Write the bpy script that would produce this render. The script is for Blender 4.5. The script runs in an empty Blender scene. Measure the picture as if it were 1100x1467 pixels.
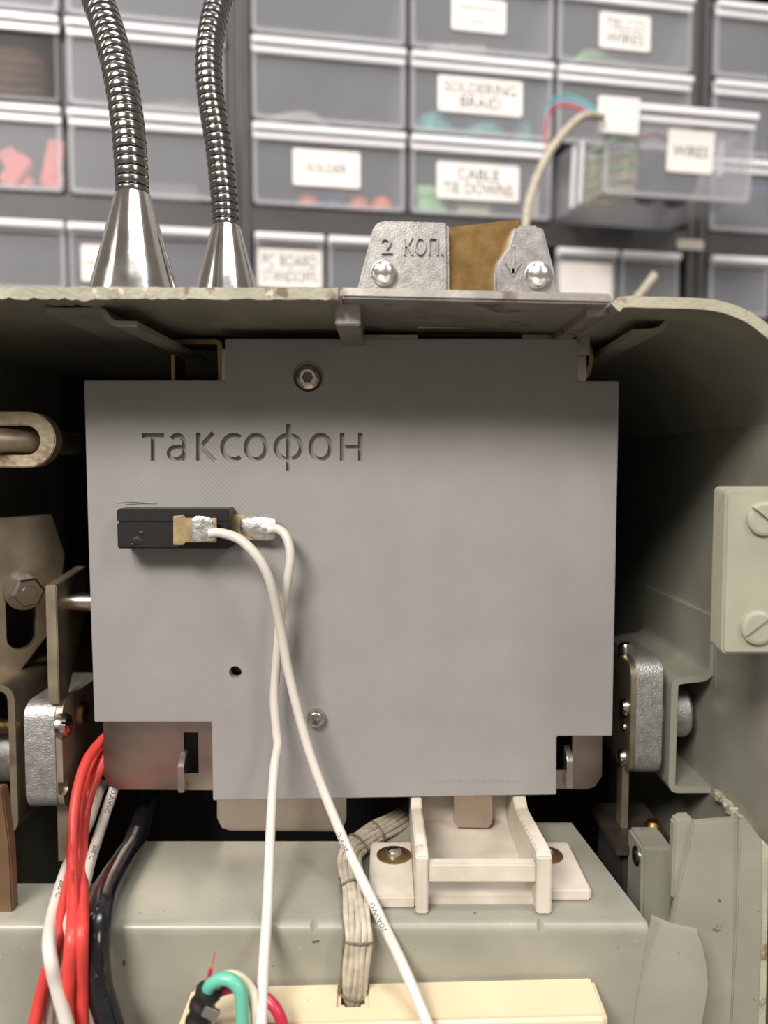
import bpy, bmesh, math, random
from mathutils import Vector, Matrix
R = math.radians
MM = 0.001
SC = bpy.context.scene
COL = SC.collection
random.seed(7)

# ------------------------------------------------------------------ camera, world, lights, exposure
F, PITCH, CAMY = 1101.0, R(3.5), -200.0           # focal length in pixels, downward pitch, camera distance (mm)
cd = bpy.data.cameras.new('camera'); cam = bpy.data.objects.new('camera', cd); COL.objects.link(cam)
cd.sensor_fit = 'VERTICAL'; cd.sensor_height = 36; cd.lens = F / 1467 * 36
cam.location = (0, CAMY * MM, 0); cam.rotation_euler = (R(90) - PITCH, 0, 0)
cd.clip_start = 0.01; cd.clip_end = 20
cd.dof.use_dof = True; cd.dof.focus_distance = 0.192; cd.dof.aperture_fstop = 10.5
SC.camera = cam
w = bpy.data.worlds.new('world'); SC.world = w; w.use_nodes = True
w.node_tree.nodes['Background'].inputs[0].default_value = (1.0, 0.90, 0.80, 1)
w.node_tree.nodes['Background'].inputs[1].default_value = 0.21
def area(name, loc, target, sx, sy, power, col):
    l = bpy.data.lights.new(name, 'AREA'); l.shape = 'RECTANGLE'; l.size = sx; l.size_y = sy; l.energy = power; l.color = col
    o = bpy.data.objects.new(name, l); COL.objects.link(o); o.location = loc
    o.rotation_euler = (Vector(target) - Vector(loc)).to_track_quat('-Z', 'Y').to_euler()
    return o
area('ceiling_lamp_front', (-0.60, -1.25, 1.06), (0, 0, 0), 0.70, 0.42, 33, (1.0, 0.95, 0.9))
area('ceiling_lamp_back', (0.25, -0.30, 1.75), (0.05, 0.35, 0.1), 0.9, 0.3, 13, (0.95, 0.96, 1.0))
area('highlight_lamp_left', (-1.7, -0.35, 1.5), (-0.05, 0, 0.05), 0.3, 1.2, 7, (1.0, 0.96, 0.92))  # added unseen lamp, gives the cones and necks their highlights
area('fill_lamp_right', (1.35, -1.5, 1.3), (0.0, 0, 0.0), 0.4, 1.0, 14, (1.0, 0.96, 0.92))  # added unseen fill lamp, brightens the lock parts on the left
SC.view_settings.view_transform = 'Standard'; SC.view_settings.look = 'None'
SC.view_settings.exposure = 0.40; SC.view_settings.gamma = 1.0
SC.view_settings.use_curve_mapping = False
SC.cycles.use_denoising = True

# ------------------------------------------------------------------ pixel -> place helpers (mm)
def ray(px, py):
    a = (px - 550) / F; b = (733.5 - py) / F
    return Vector((a, math.cos(PITCH) + b * math.sin(PITCH), -math.sin(PITCH) + b * math.cos(PITCH)))
def PY(px, py, Y): r = ray(px, py); return Vector((0, CAMY, 0)) + r * ((Y - CAMY) / r.y)
def PX(px, py, X): r = ray(px, py); return Vector((0, CAMY, 0)) + r * (X / r.x)
def xz(px, py, Y): p = PY(px, py, Y); return (p.x, p.z)

# ------------------------------------------------------------------ materials
def mat(name, col, metal=0.0, rough=0.5, var=0.0, vscale=200, bump=0.0, bscale=800, alpha=1.0, spots=None, coat=0.0, col2=None, spec=0.5, trans=0.0):
    m = bpy.data.materials.new(name); m.use_nodes = True
    nt = m.node_tree; b = nt.nodes['Principled BSDF']; L = nt.links.new
    b.inputs['Metallic'].default_value = metal; b.inputs['Roughness'].default_value = rough
    b.inputs['Alpha'].default_value = alpha; b.inputs['Specular IOR Level'].default_value = spec
    b.inputs['Coat Weight'].default_value = coat; b.inputs['Transmission Weight'].default_value = trans
    c4 = (*col, 1)
    b.inputs['Base Color'].default_value = c4
    tc = nt.nodes.new('ShaderNodeTexCoord')
    out = None
    if var or col2:
        n = nt.nodes.new('ShaderNodeTexNoise'); n.inputs['Scale'].default_value = vscale; n.inputs['Detail'].default_value = 5
        L(tc.outputs['Object'], n.inputs['Vector'])
        r = nt.nodes.new('ShaderNodeValToRGB'); r.color_ramp.elements[0].position = 0.35; r.color_ramp.elements[1].position = 0.68
        r.color_ramp.elements[0].color = (*[c * (1 - var) for c in col], 1)
        r.color_ramp.elements[1].color = (*(col2 if col2 else [min(1, c * (1 + var)) for c in col]), 1)
        L(n.outputs['Fac'], r.inputs['Fac']); out = r.outputs['Color']
        mr = nt.nodes.new('ShaderNodeMapRange'); mr.inputs['To Min'].default_value = max(0.03, rough - 0.08); mr.inputs['To Max'].default_value = min(1, rough + 0.1)
        L(n.outputs['Fac'], mr.inputs['Value']); L(mr.outputs['Result'], b.inputs['Roughness'])
    for sp in (spots or []):                       # (colour, scale, threshold, softness)
        n = nt.nodes.new('ShaderNodeTexNoise'); n.inputs['Scale'].default_value = sp[1]; n.inputs['Detail'].default_value = 4
        L(tc.outputs['Object'], n.inputs['Vector'])
        r = nt.nodes.new('ShaderNodeValToRGB'); r.color_ramp.elements[0].position = sp[2]; r.color_ramp.elements[1].position = sp[2] + sp[3]
        L(n.outputs['Fac'], r.inputs['Fac'])
        mx = nt.nodes.new('ShaderNodeMix'); mx.data_type = 'RGBA'
        if out: L(out, mx.inputs['A'])
        else: mx.inputs['A'].default_value = c4
        mx.inputs['B'].default_value = (*sp[0], 1); L(r.outputs['Color'], mx.inputs['Factor']); out = mx.outputs['Result']
    if out: L(out, b.inputs['Base Color'])
    if bump:
        n = nt.nodes.new('ShaderNodeTexNoise'); n.inputs['Scale'].default_value = bscale; n.inputs['Detail'].default_value = 3
        L(tc.outputs['Object'], n.inputs['Vector'])
        bp = nt.nodes.new('ShaderNodeBump'); bp.inputs['Strength'].default_value = bump; bp.inputs['Distance'].default_value = 0.0003
        L(n.outputs['Fac'], bp.inputs['Height']); L(bp.outputs['Normal'], b.inputs['Normal'])
    return m
M = {}
def add(k, *a, **kw): M[k] = mat(k, *a, **kw)
add('housing_paint', (0.262, 0.257, 0.205), rough=0.36, var=0.10, vscale=60, bump=0.12, bscale=500, spots=[((0.10, 0.085, 0.06), 420, 0.715, 0.03), ((0.42, 0.42, 0.36), 700, 0.735, 0.02)])
add('chipped_edge', (0.36, 0.34, 0.25), rough=0.5, var=0.15, vscale=120, bump=0.5, bscale=900, spots=[((0.17, 0.12, 0.075), 160, 0.61, 0.06), ((0.55, 0.51, 0.40), 300, 0.64, 0.04)])
add('interior_shade', (0.018, 0.015, 0.012), rough=0.85, var=0.2, vscale=80)  # near-black colour stands in for the shade inside the housing
add('steel', (0.62, 0.59, 0.55), metal=1, rough=0.32, var=0.10, vscale=150, bump=0.05, bscale=900)
add('brushed_steel', (0.46, 0.38, 0.32), metal=1, rough=0.3, var=0.08, vscale=120, bump=0.06, bscale=700, spots=[((0.30, 0.20, 0.14), 60, 0.60, 0.25)])
add('cover_steel', (0.46, 0.435, 0.39), metal=1, rough=0.46, var=0.12, vscale=120, bump=0.15, bscale=900, spots=[((0.22, 0.15, 0.10), 110, 0.60, 0.12)])
add('cast_metal', (0.40, 0.385, 0.365), metal=1, rough=0.42, var=0.12, vscale=350, bump=0.18, bscale=2600)
add('cast_grey', (0.50, 0.49, 0.47), metal=0.9, rough=0.50, var=0.12, vscale=500, bump=0.6, bscale=2200)
add('polished', (0.80, 0.79, 0.77), metal=1, rough=0.26, bump=0.05, bscale=900)
add('brass', (0.30, 0.19, 0.075), metal=1, rough=0.36, var=0.07, vscale=260, bump=0.06, bscale=2000, spots=[((0.6, 0.45, 0.2), 900, 0.74, 0.04)])
add('terminal_brass', (0.72, 0.55, 0.30), metal=1, rough=0.38, var=0.12, vscale=300, bump=0.1, bscale=1000)
add('zinc', (0.42, 0.355, 0.26), metal=0.9, rough=0.46, var=0.16, vscale=110, bump=0.08, bscale=900, spots=[((0.30, 0.20, 0.15), 80, 0.60, 0.12)])
add('cover_zinc', (0.36, 0.30, 0.21), metal=0.5, rough=0.42, var=0.16, vscale=110, bump=0.08, bscale=900)
add('old_brass', (0.34, 0.24, 0.12), metal=1, rough=0.42, var=0.25, vscale=250, bump=0.2, bscale=1100)
add('eye_zinc', (0.46, 0.39, 0.28), metal=0.85, rough=0.5, var=0.2, vscale=220, bump=0.35, bscale=700, spots=[((0.26, 0.16, 0.08), 150, 0.58, 0.1)])
add('copper_brown', (0.19, 0.115, 0.065), metal=0.6, rough=0.42, var=0.2, vscale=70, bump=0.1, bscale=500)
add('solder', (0.80, 0.78, 0.76), metal=0.9, rough=0.34, var=0.2, vscale=500, bump=0.8, bscale=900, spots=[((0.30, 0.22, 0.15), 600, 0.66, 0.05)])
add('neck_chrome', (0.25, 0.24, 0.23), metal=1, rough=0.2, bump=0.05, bscale=900)
add('cone_chrome', (0.50, 0.47, 0.44), metal=1, rough=0.14, var=0.06, vscale=200, bump=0.04, bscale=600, spots=[((0.75, 0.7, 0.65), 1300, 0.74, 0.02)])
add('dark_steel', (0.10, 0.08, 0.065), metal=0.7, rough=0.45, var=0.25, vscale=150, bump=0.2, bscale=700)
add('screw_steel', (0.58, 0.54, 0.48), metal=1, rough=0.25, bump=0.05, bscale=900)
add('black_plastic', (0.012, 0.011, 0.011), rough=0.38, bump=0.1, bscale=600)
add('black_rubber', (0.010, 0.010, 0.012), rough=0.16, var=0.2, vscale=300, bump=0.25, bscale=350, spots=[((0.16, 0.15, 0.16), 500, 0.68, 0.05)])
add('white_insulation', (0.60, 0.555, 0.49), rough=0.4, var=0.03, vscale=200)
add('red_insulation', (0.62, 0.052, 0.042), rough=0.38, var=0.06, vscale=200)
add('green_insulation', (0.12, 0.42, 0.30), rough=0.3)
add('cream_insulation', (0.58, 0.54, 0.40), rough=0.3)
add('crimson_insulation', (0.42, 0.02, 0.05), rough=0.3)
add('print_ink', (0.05, 0.05, 0.055), rough=0.7)
add('red_ink', (0.30, 0.018, 0.018), rough=0.6)
add('old_wire', (0.43, 0.38, 0.29), rough=0.5, var=0.2, vscale=400, bump=0.2, bscale=900)
add('lacing', (0.14, 0.11, 0.08), rough=0.8, var=0.3, vscale=600)
add('cream_plastic', (0.63, 0.52, 0.34), rough=0.42, var=0.05, vscale=60, bump=0.08, bscale=700, spots=[((0.40, 0.28, 0.15), 520, 0.735, 0.02)])
add('aged_white_plastic', (0.52, 0.46, 0.37), rough=0.48, var=0.06, vscale=100, bump=0.12, bscale=700, col2=(0.62, 0.56, 0.48), spots=[((0.30, 0.17, 0.06), 85, 0.655, 0.09)])
add('hinge_paint', (0.33, 0.32, 0.245), rough=0.34, var=0.06, vscale=80, bump=0.2, bscale=400, spots=[((0.25, 0.22, 0.15), 300, 0.70, 0.04)])
add('dark_frame', (0.040, 0.037, 0.036), rough=0.45, var=0.1, vscale=30)
add('cabinet_back', (0.085, 0.085, 0.095), rough=0.7, var=0.15, vscale=15)
add('drawer_plastic', (0.62, 0.62, 0.64), rough=0.35, alpha=0.20, var=0.05, vscale=20)
add('drawer_clear', (0.3, 0.3, 0.3), rough=0.3, alpha=0.05)
add('drawer_face', (0.42, 0.42, 0.45), rough=0.4, alpha=0.24, var=0.06, vscale=12)
add('drawer_lip', (0.86, 0.85, 0.87), rough=0.3, alpha=0.95)
add('label_paper', (0.82, 0.77, 0.72), rough=0.6)
add('label_ink', (0.035, 0.03, 0.03), rough=0.6)
add('faint_ink', (0.36, 0.34, 0.32), rough=0.6)
add('orange_plastic', (0.80, 0.20, 0.05), rough=0.4); add('blue_plastic', (0.03, 0.09, 0.30), rough=0.4)
add('green_card', (0.42, 0.72, 0.38), rough=0.6); add('yellow_card', (0.62, 0.58, 0.30), rough=0.6)
add('teal_plastic', (0.07, 0.42, 0.38), rough=0.4); add('coral_plastic', (0.85, 0.16, 0.12), rough=0.5)
add('brown_leather', (0.085, 0.042, 0.025), rough=0.6, var=0.4, vscale=30); add('grey_parts', (0.22, 0.22, 0.24), rough=0.6)
add('beige_parts', (0.55, 0.50, 0.42), rough=0.6); add('dark_spool', (0.045, 0.045, 0.055), rough=0.4)
add('lilac_wire', (0.35, 0.40, 0.62), rough=0.4); add('yellow_wire', (0.72, 0.60, 0.22), rough=0.4); add('red_wire', (0.6, 0.1, 0.08), rough=0.4)
add('navy_plastic', (0.03, 0.05, 0.28), rough=0.4)
add('wall_paint', (0.35, 0.34, 0.33), rough=0.8, var=0.05, vscale=5); add('bench_top', (0.10, 0.085, 0.07), rough=0.6, var=0.2, vscale=10)

def print_mat():                                   # 3D printed grey plastic: fine diagonal extrusion lines, uneven patches, sparkle
    m = mat('printed_plastic', (0.275, 0.262, 0.252), rough=0.42, var=0.035, vscale=70)
    nt = m.node_tree; L = nt.links.new; b = nt.nodes['Principled BSDF']
    tc = nt.nodes.new('ShaderNodeTexCoord'); mp = nt.nodes.new('ShaderNodeMapping'); mp.inputs['Rotation'].default_value = (0, R(-45), 0)
    L(tc.outputs['Object'], mp.inputs['Vector'])
    wv = nt.nodes.new('ShaderNodeTexWave'); wv.inputs['Scale'].default_value = 360; wv.inputs['Distortion'].default_value = 1.4; wv.inputs['Detail Scale'].default_value = 2
    wv.bands_direction = 'Z'; L(mp.outputs['Vector'], wv.inputs['Vector'])
    n1 = nt.nodes.new('ShaderNodeTexNoise'); n1.inputs['Scale'].default_value = 45; n1.inputs['Detail'].default_value = 3
    L(tc.outputs['Object'], n1.inputs['Vector'])
    cr = nt.nodes.new('ShaderNodeValToRGB'); cr.color_ramp.elements[0].position = 0.47; cr.color_ramp.elements[1].position = 0.70; L(n1.outputs['Fac'], cr.inputs['Fac'])
    mu = nt.nodes.new('ShaderNodeMath'); mu.operation = 'MULTIPLY'; L(wv.outputs['Fac'], mu.inputs[0]); L(cr.outputs['Color'], mu.inputs[1])
    n2 = nt.nodes.new('ShaderNodeTexNoise'); n2.inputs['Scale'].default_value = 1500; n2.inputs['Detail'].default_value = 2
    L(tc.outputs['Object'], n2.inputs['Vector'])
    ad = nt.nodes.new('ShaderNodeMath'); ad.operation = 'MULTIPLY_ADD'; L(n2.outputs['Fac'], ad.inputs[0]); ad.inputs[1].default_value = 0.55; L(mu.outputs[0], ad.inputs[2])
    bp = nt.nodes.new('ShaderNodeBump'); bp.inputs['Strength'].default_value = 0.24; bp.inputs['Distance'].default_value = 0.00022
    L(ad.outputs[0], bp.inputs['Height']); L(bp.outputs['Normal'], b.inputs['Normal'])
    return m
M['printed'] = print_mat()

# ------------------------------------------------------------------ mesh helpers (mm)
def rrect(x0, x1, z0, z1, r, n=5):
    pts = []
    for cx, cz, a0 in ((x1 - r, z1 - r, 0), (x0 + r, z1 - r, 90), (x0 + r, z0 + r, 180), (x1 - r, z0 + r, 270)):
        for i in range(n + 1):
            a = R(a0 + 90 * i / n); pts.append((cx + r * math.cos(a), cz + r * math.sin(a)))
    return pts
def catmull(pts, sub=8):
    pts = [Vector(p) for p in pts]
    q = [pts[0] * 2 - pts[1]] + pts + [pts[-1] * 2 - pts[-2]]
    out = []
    for i in range(1, len(q) - 2):
        a, b, c, d = q[i - 1:i + 3]
        for k in range(sub):
            t = k / sub
            out.append(0.5 * ((2 * b) + (c - a) * t + (2 * a - 5 * b + 4 * c - d) * t * t + (3 * b - a - 3 * c + d) * t ** 3))
    out.append(pts[-1]); return out
def offset_poly(pts, t):                           # an open polyline thickened to its left: a bent sheet's profile
    P = [Vector(p) for p in pts]; out = []
    for i, p in enumerate(P):
        d1 = (P[i] - P[i - 1]).normalized() if i else (P[1] - P[0]).normalized()
        d2 = (P[i + 1] - P[i]).normalized() if i < len(P) - 1 else d1
        n1 = Vector((-d1.y, d1.x)); n2 = Vector((-d2.y, d2.x)); m = (n1 + n2).normalized()
        out.append(p + m * (t / max(0.35, m.dot(n1))))
    return [tuple(p) for p in P] + [tuple(p) for p in reversed(out)]
def round_corners(pts, r, n=4):
    P = [Vector(p) for p in pts]; out = [tuple(P[0])]
    for i in range(1, len(P) - 1):
        a = (P[i - 1] - P[i]); b = (P[i + 1] - P[i]); k = min(r, a.length * 0.45, b.length * 0.45)
        A = P[i] + a.normalized() * k; C = P[i] + b.normalized() * k
        for j in range(n + 1):
            t = j / n; out.append(tuple(A * (1 - t) ** 2 + P[i] * 2 * t * (1 - t) + C * t * t))
    out.append(tuple(P[-1])); return out
class B:
    def __init__(s): s.bm = bmesh.new()
    def prism(s, poly, axis, a, b):
        bm = s.bm
        def v(p, h): return {'y': (p[0], h, p[1]), 'x': (h, p[0], p[1]), 'z': (p[0], p[1], h)}[axis]
        A = [bm.verts.new(v(p, a)) for p in poly]; C = [bm.verts.new(v(p, b)) for p in poly]
        n = len(poly)
        fs = [bm.faces.new(A), bm.faces.new(list(reversed(C)))]
        for i in range(n): fs.append(bm.faces.new((A[i], C[i], C[(i + 1) % n], A[(i + 1) % n])))
        bmesh.ops.recalc_face_normals(bm, faces=fs); return s
    def box(s, x0, x1, y0, y1, z0, z1): return s.prism([(x0, z0), (x1, z0), (x1, z1), (x0, z1)], 'y', y0, y1)
    def hexa(s, p):                                # eight corners: four bottom, four top
        vs = [s.bm.verts.new(q) for q in p]; fs = []
        for f in ((0, 1, 2, 3), (7, 6, 5, 4), (0, 4, 5, 1), (1, 5, 6, 2), (2, 6, 7, 3), (3, 7, 4, 0)): fs.append(s.bm.faces.new([vs[i] for i in f]))
        bmesh.ops.recalc_face_normals(s.bm, faces=fs); return s
    def lathe(s, prof, o, d, n=24, rot=0.0):       # prof: (radius, height) along direction d from o
        o = Vector(o); d = Vector(d).normalized(); u = d.orthogonal().normalized(); v = d.cross(u); rings = []; fs = []
        for r, h in prof:
            if r < 1e-6: rings.append([s.bm.verts.new(o + d * h)])
            else: rings.append([s.bm.verts.new(o + d * h + (u * math.cos(2 * math.pi * i / n + rot) + v * math.sin(2 * math.pi * i / n + rot)) * r) for i in range(n)])
        for a, b in zip(rings, rings[1:]):
            for i in range(n):
                q = [a[i % len(a)], a[(i + 1) % len(a)], b[(i + 1) % len(b)], b[i % len(b)]]
                q = list(dict.fromkeys(q))
                if len(q) > 2: fs.append(s.bm.faces.new(q))
        for r_ in (rings[0], rings[-1]):
            if len(r_) > 2: fs.append(s.bm.faces.new(r_))
        bmesh.ops.recalc_face_normals(s.bm, faces=fs); return s
    def cyl(s, o, d, r, h, n=24, rot=0.0): return s.lathe([(r, 0), (r, h)], o, d, n, rot)
    def tube(s, pts, r, n=10, caps=True, prof=None):
        rings = []; up = None; fs = []
        for i, p in enumerate(pts):
            t = (pts[min(i + 1, len(pts) - 1)] - pts[max(i - 1, 0)]).normalized()
            if up is None: up = t.orthogonal().normalized()
            up = (up - t * up.dot(t)).normalized(); sd = t.cross(up)
            rr = prof[i] if prof else r
            rings.append([s.bm.verts.new(p + (up * math.cos(2 * math.pi * k / n) + sd * math.sin(2 * math.pi * k / n)) * rr) for k in range(n)])
        for a, b in zip(rings, rings[1:]):
            for k in range(n): fs.append(s.bm.faces.new((a[k], a[(k + 1) % n], b[(k + 1) % n], b[k])))
        if caps: fs += [s.bm.faces.new(rings[0]), s.bm.faces.new(rings[-1])]
        bmesh.ops.recalc_face_normals(s.bm, faces=fs); return s
    def blob(s, c, rx, ry, rz, amp=0.2, seed=0, sub=3):
        rnd = random.Random(seed); g = bmesh.ops.create_icosphere(s.bm, subdivisions=sub, radius=1)['verts']
        ph = [(Vector((rnd.uniform(-1, 1), rnd.uniform(-1, 1), rnd.uniform(-1, 1))) * rnd.uniform(2, 5), rnd.uniform(0, 6)) for _ in range(7)]
        for v in g:
            k = 1 + amp * sum(math.sin(q.dot(v.co) + f) for q, f in ph) / 4
            e = Vector([abs(x) ** 0.6 * (1 if x > 0 else -1) for x in v.co]) * k
            v.co = Vector(c) + Vector((e.x * rx, e.y * ry, e.z * rz))
        return s
    def text(s, string, x0, x1, z0, z1, y0, y1, flip=False):
        cu = bpy.data.curves.new('t', 'FONT'); cu.body = string; cu.extrude = 0.05; cu.resolution_u = 3
        o = bpy.data.objects.new('t', cu); COL.objects.link(o); dg = bpy.context.evaluated_depsgraph_get(); dg.update()
        me = bpy.data.meshes.new_from_object(o.evaluated_get(dg)); bpy.data.objects.remove(o); bpy.data.curves.remove(cu)
        bm = bmesh.new(); bm.from_mesh(me); bpy.data.meshes.remove(me); bmesh.ops.remove_doubles(bm, verts=bm.verts, dist=1e-5)
        xs = [v.co.x for v in bm.verts]; ys = [v.co.y for v in bm.verts]
        ax, bx_, ay, by = min(xs), max(xs), min(ys), max(ys)
        for v in bm.verts: v.co = ((v.co.x - ax) / (bx_ - ax) * (x1 - x0) + x0, y0 if v.co.z > 0 else y1, (v.co.y - ay) / (by - ay) * (z1 - z0) + z0)
        bmesh.ops.recalc_face_normals(bm, faces=bm.faces)
        t = bpy.data.meshes.new('t'); bm.to_mesh(t); bm.free(); s.bm.from_mesh(t); bpy.data.meshes.remove(t); return s
    def bevel(s, wdt, seg=2, ang=35):
        es = [e for e in s.bm.edges if len(e.link_faces) == 2 and e.calc_face_angle(0) > R(ang)]
        bmesh.ops.bevel(s.bm, geom=es, offset=wdt, segments=seg, affect='EDGES', clamp_overlap=True); return s
    def xf(s, m): bmesh.ops.transform(s.bm, matrix=m, verts=s.bm.verts); return s
    def raw(s):
        me = bpy.data.meshes.new('m'); s.bm.to_mesh(me); return me
    def cut(s, *others):
        a = bpy.data.objects.new('a', s.raw()); COL.objects.link(a); tmp = [a]
        for c in others:
            o = bpy.data.objects.new('c', c.raw()); COL.objects.link(o); tmp.append(o)
            m = a.modifiers.new('b', 'BOOLEAN'); m.operation = 'DIFFERENCE'; m.solver = 'EXACT'; m.object = o
        dg = bpy.context.evaluated_depsgraph_get(); dg.update()
        me = bpy.data.meshes.new_from_object(a.evaluated_get(dg))
        s.bm.clear(); s.bm.from_mesh(me); bpy.data.meshes.remove(me)
        for o in tmp:
            d = o.data; bpy.data.objects.remove(o); bpy.data.meshes.remove(d)
        return s
    def mesh(s, name, smooth=35):
        for v in s.bm.verts: v.co *= MM
        me = bpy.data.meshes.new(name); s.bm.to_mesh(me); s.bm.free()
        if smooth:
            for p in me.polygons: p.use_smooth = True
            me.set_sharp_from_angle(angle=R(smooth))
        return me

ROOTS = []
def thing(name, label, cat, group=None, kind=None, local=False):
    o = bpy.data.objects.new(name, None); COL.objects.link(o); o.empty_display_size = 0.01
    if kind: o['kind'] = kind
    if label: o['label'] = label
    if cat: o['category'] = cat
    if group: o['group'] = group
    if not local: ROOTS.append(o)
    return o
def part(parent, name, b, m, label=None, smooth=35):
    me = b.mesh(name, smooth) if isinstance(b, B) else b
    o = bpy.data.objects.new(name, me); COL.objects.link(o)
    if not me.materials:
        for k in (m if isinstance(m, (list, tuple)) else [m]): me.materials.append(M[k])
    if parent: o.parent = parent
    if label: o['label'] = label
    return o
def solo(name, b, m, label, cat, group=None, kind=None, smooth=35):
    o = part(None, name, b, m, None, smooth)
    if label: o['label'] = label
    if cat: o['category'] = cat
    if group: o['group'] = group
    if kind: o['kind'] = kind
    ROOTS.append(o); return o
def descend(o):
    for c in o.children: yield c; yield from descend(c)
def settle():                                      # put each thing's origin at its base
    bpy.context.view_layer.update()
    for r in ROOTS:
        ms = ([r] if r.type == 'MESH' else []) + [c for c in descend(r) if c.type == 'MESH']
        pts = [v.co for c in ms for v in c.data.vertices]
        lo = Vector([min(p[i] for p in pts) for i in range(3)]); hi = Vector([max(p[i] for p in pts) for i in range(3)])
        base = Vector(((lo.x + hi.x) / 2, (lo.y + hi.y) / 2, lo.z)); done = set()
        for c in ms:
            if c.data not in done: c.data.transform(Matrix.Translation(-base)); done.add(c.data)
        r.location = base
def edge_mat(o, axis_test, second):                # a second material on the faces that pass the test
    o.data.materials.append(M[second])
    for p in o.data.polygons:
        if axis_test(p.normal): p.material_index = 1
def slot_screw(parent, name, o, d, r, h, m, slot_ang=30, lab=None, flat=False):
    d = Vector(d).normalized(); o = Vector(o)
    prof = [(0, -h * 0.4), (r, -h * 0.4), (r, h * 0.25 if not flat else h * 0.75), (r * 0.82, h * 0.75 if not flat else h), (r * 0.45 if not flat else r * .8, h), (0, h)]
    b = B().lathe(prof, o, d, 28)
    c = B().box(-r * 1.2, r * 1.2, -r * 0.11, r * 0.11, 0, h)
    q = Vector((0, 0, 1)).rotation_difference(d).to_matrix().to_4x4()
    c.xf(Matrix.Translation(o + d * h * 0.35) @ q @ Matrix.Rotation(R(slot_ang), 4, 'Z'))
    b.cut(c)
    return part(parent, name, b, m, lab)

# ------------------------------------------------------------------ the room (all of it lies behind the cabinets or below the frame)
o = solo('wall_back', B().box(-900, 1000, 720, 740, -190, 1500), 'wall_paint', None, None, kind='structure')
o = solo('floor', B().box(-900, 1000, -260, 740, -200, -185), 'bench_top', None, None, kind='structure')

# ------------------------------------------------------------------ payphone housing
H = thing('payphone_housing', 'open grey-green sheet metal payphone housing with chipped painted rim around the grey plate', 'payphone')
RY = -35.0; BACK = 108.0; ZL = PY(550, 1325, RY).z; XW = 95.0
def rim_sheet(poly_fn, name, y0=RY, y1=BACK, jit=0.35, seed=1):
    b = B().prism(poly_fn, 'y', y0, y1)
    return b
# left top sheet, with an uneven chipped front edge
rnd = random.Random(3)
bt = B(); n = 90; xs = [-128 + (xz(484, 420, RY)[0] + 128) * i / n for i in range(n + 1)]
zt = lambda x: xz(550, 412, RY)[1] + (x + 9) * -0.004
top_f, top_b, bot_f, bot_b = [], [], [], []
for x in xs:
    j = rnd.uniform(-0.18, 0.18) + (rnd.uniform(-0.5, 0.2) if x < -60 else 0)
    top_f.append(bt.bm.verts.new((x, RY + rnd.uniform(0, 0.25), zt(x) + rnd.uniform(-0.12, 0.1)))); top_b.append(bt.bm.verts.new((x, BACK, zt(x))))
    bot_f.append(bt.bm.verts.new((x, RY + rnd.uniform(0, 0.35), zt(x) - 2.5 + j))); bot_b.append(bt.bm.verts.new((x, BACK, zt(x) - 2.5)))
for i in range(n):
    for a, c in ((top_f, top_b), (top_b, bot_b), (bot_b, bot_f), (bot_f, top_f)): bt.bm.faces.new((a[i], a[i + 1], c[i + 1], c[i]))
bt.bm.faces.new((top_f[0], top_b[0], bot_b[0], bot_f[0])); bt.bm.faces.new((top_f[-1], top_b[-1], bot_b[-1], bot_f[-1]))
bmesh.ops.recalc_face_normals(bt.bm, faces=bt.bm.faces)
o = part(H, 'top_panel', bt, 'housing_paint', 'grey-green top sheet with a chipped cream edge'); edge_mat(o, lambda v: v.y < -0.5, 'chipped_edge')
ZT = zt(-20)
# right top sheet that curves round the corner into the side wall
px = [(876, 436), (889, 425), (930, 425), (1000, 427), (1040, 433), (1075, 447), (1105, 469), (1140, 505), (1170, 550), (1187, 600)]
prof = [xz(a, b_, RY) for a, b_ in px]; prof += [(XW, 0.0), (XW, -185)]
prof = [(p.x, p.y) for p in catmull([(a, b_, 0) for a, b_ in prof], 5)]
poly = offset_poly(prof, -2.3)
b = B().prism(poly, 'y', RY, BACK)
o = part(H, 'side_panel', b, 'housing_paint', 'right side wall with rounded top corner', smooth=30); edge_mat(o, lambda v: v.y < -0.7, 'chipped_edge')
part(H, 'back_panel', B().box(-128, XW, BACK, BACK + 2, -185, ZT), 'interior_shade')
part(H, 'side_panel', B().box(-130, -128, RY, BACK + 2, -185, ZT), 'housing_paint')
part(H, 'top_panel', B().box(-10, 49, 32, BACK, ZT - 3.4, ZT - 0.9), 'housing_paint')
# offset brackets under the top sheet
def off_bracket(pts, y0, y1, x_back):
    prof = round_corners([xz(a, c, y0) for a, c in pts], 2.0)
    poly = offset_poly(prof, -1.3); b = B(); bm = b.bm
    sh = x_back
    A = [bm.verts.new((p[0], y0, p[1])) for p in poly]; C = [bm.verts.new((p[0] + sh, y1, p[1])) for p in poly]; k = len(poly)
    bm.faces.new(A); bm.faces.new(list(reversed(C)))
    for i in range(k): bm.faces.new((A[i], C[i], C[(i + 1) % k], A[(i + 1) % k]))
    bmesh.ops.recalc_face_normals(bm, faces=bm.faces); return b
part(H, 'offset_bracket', off_bracket([(66, 441), (150, 440), (160, 459), (196, 460)], -28, 30, 2), 'housing_paint')
part(H, 'offset_bracket', off_bracket([(1035, 449), (958, 450), (945, 470), (905, 472)][::-1], -22, 30, 2), 'housing_paint')

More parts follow.
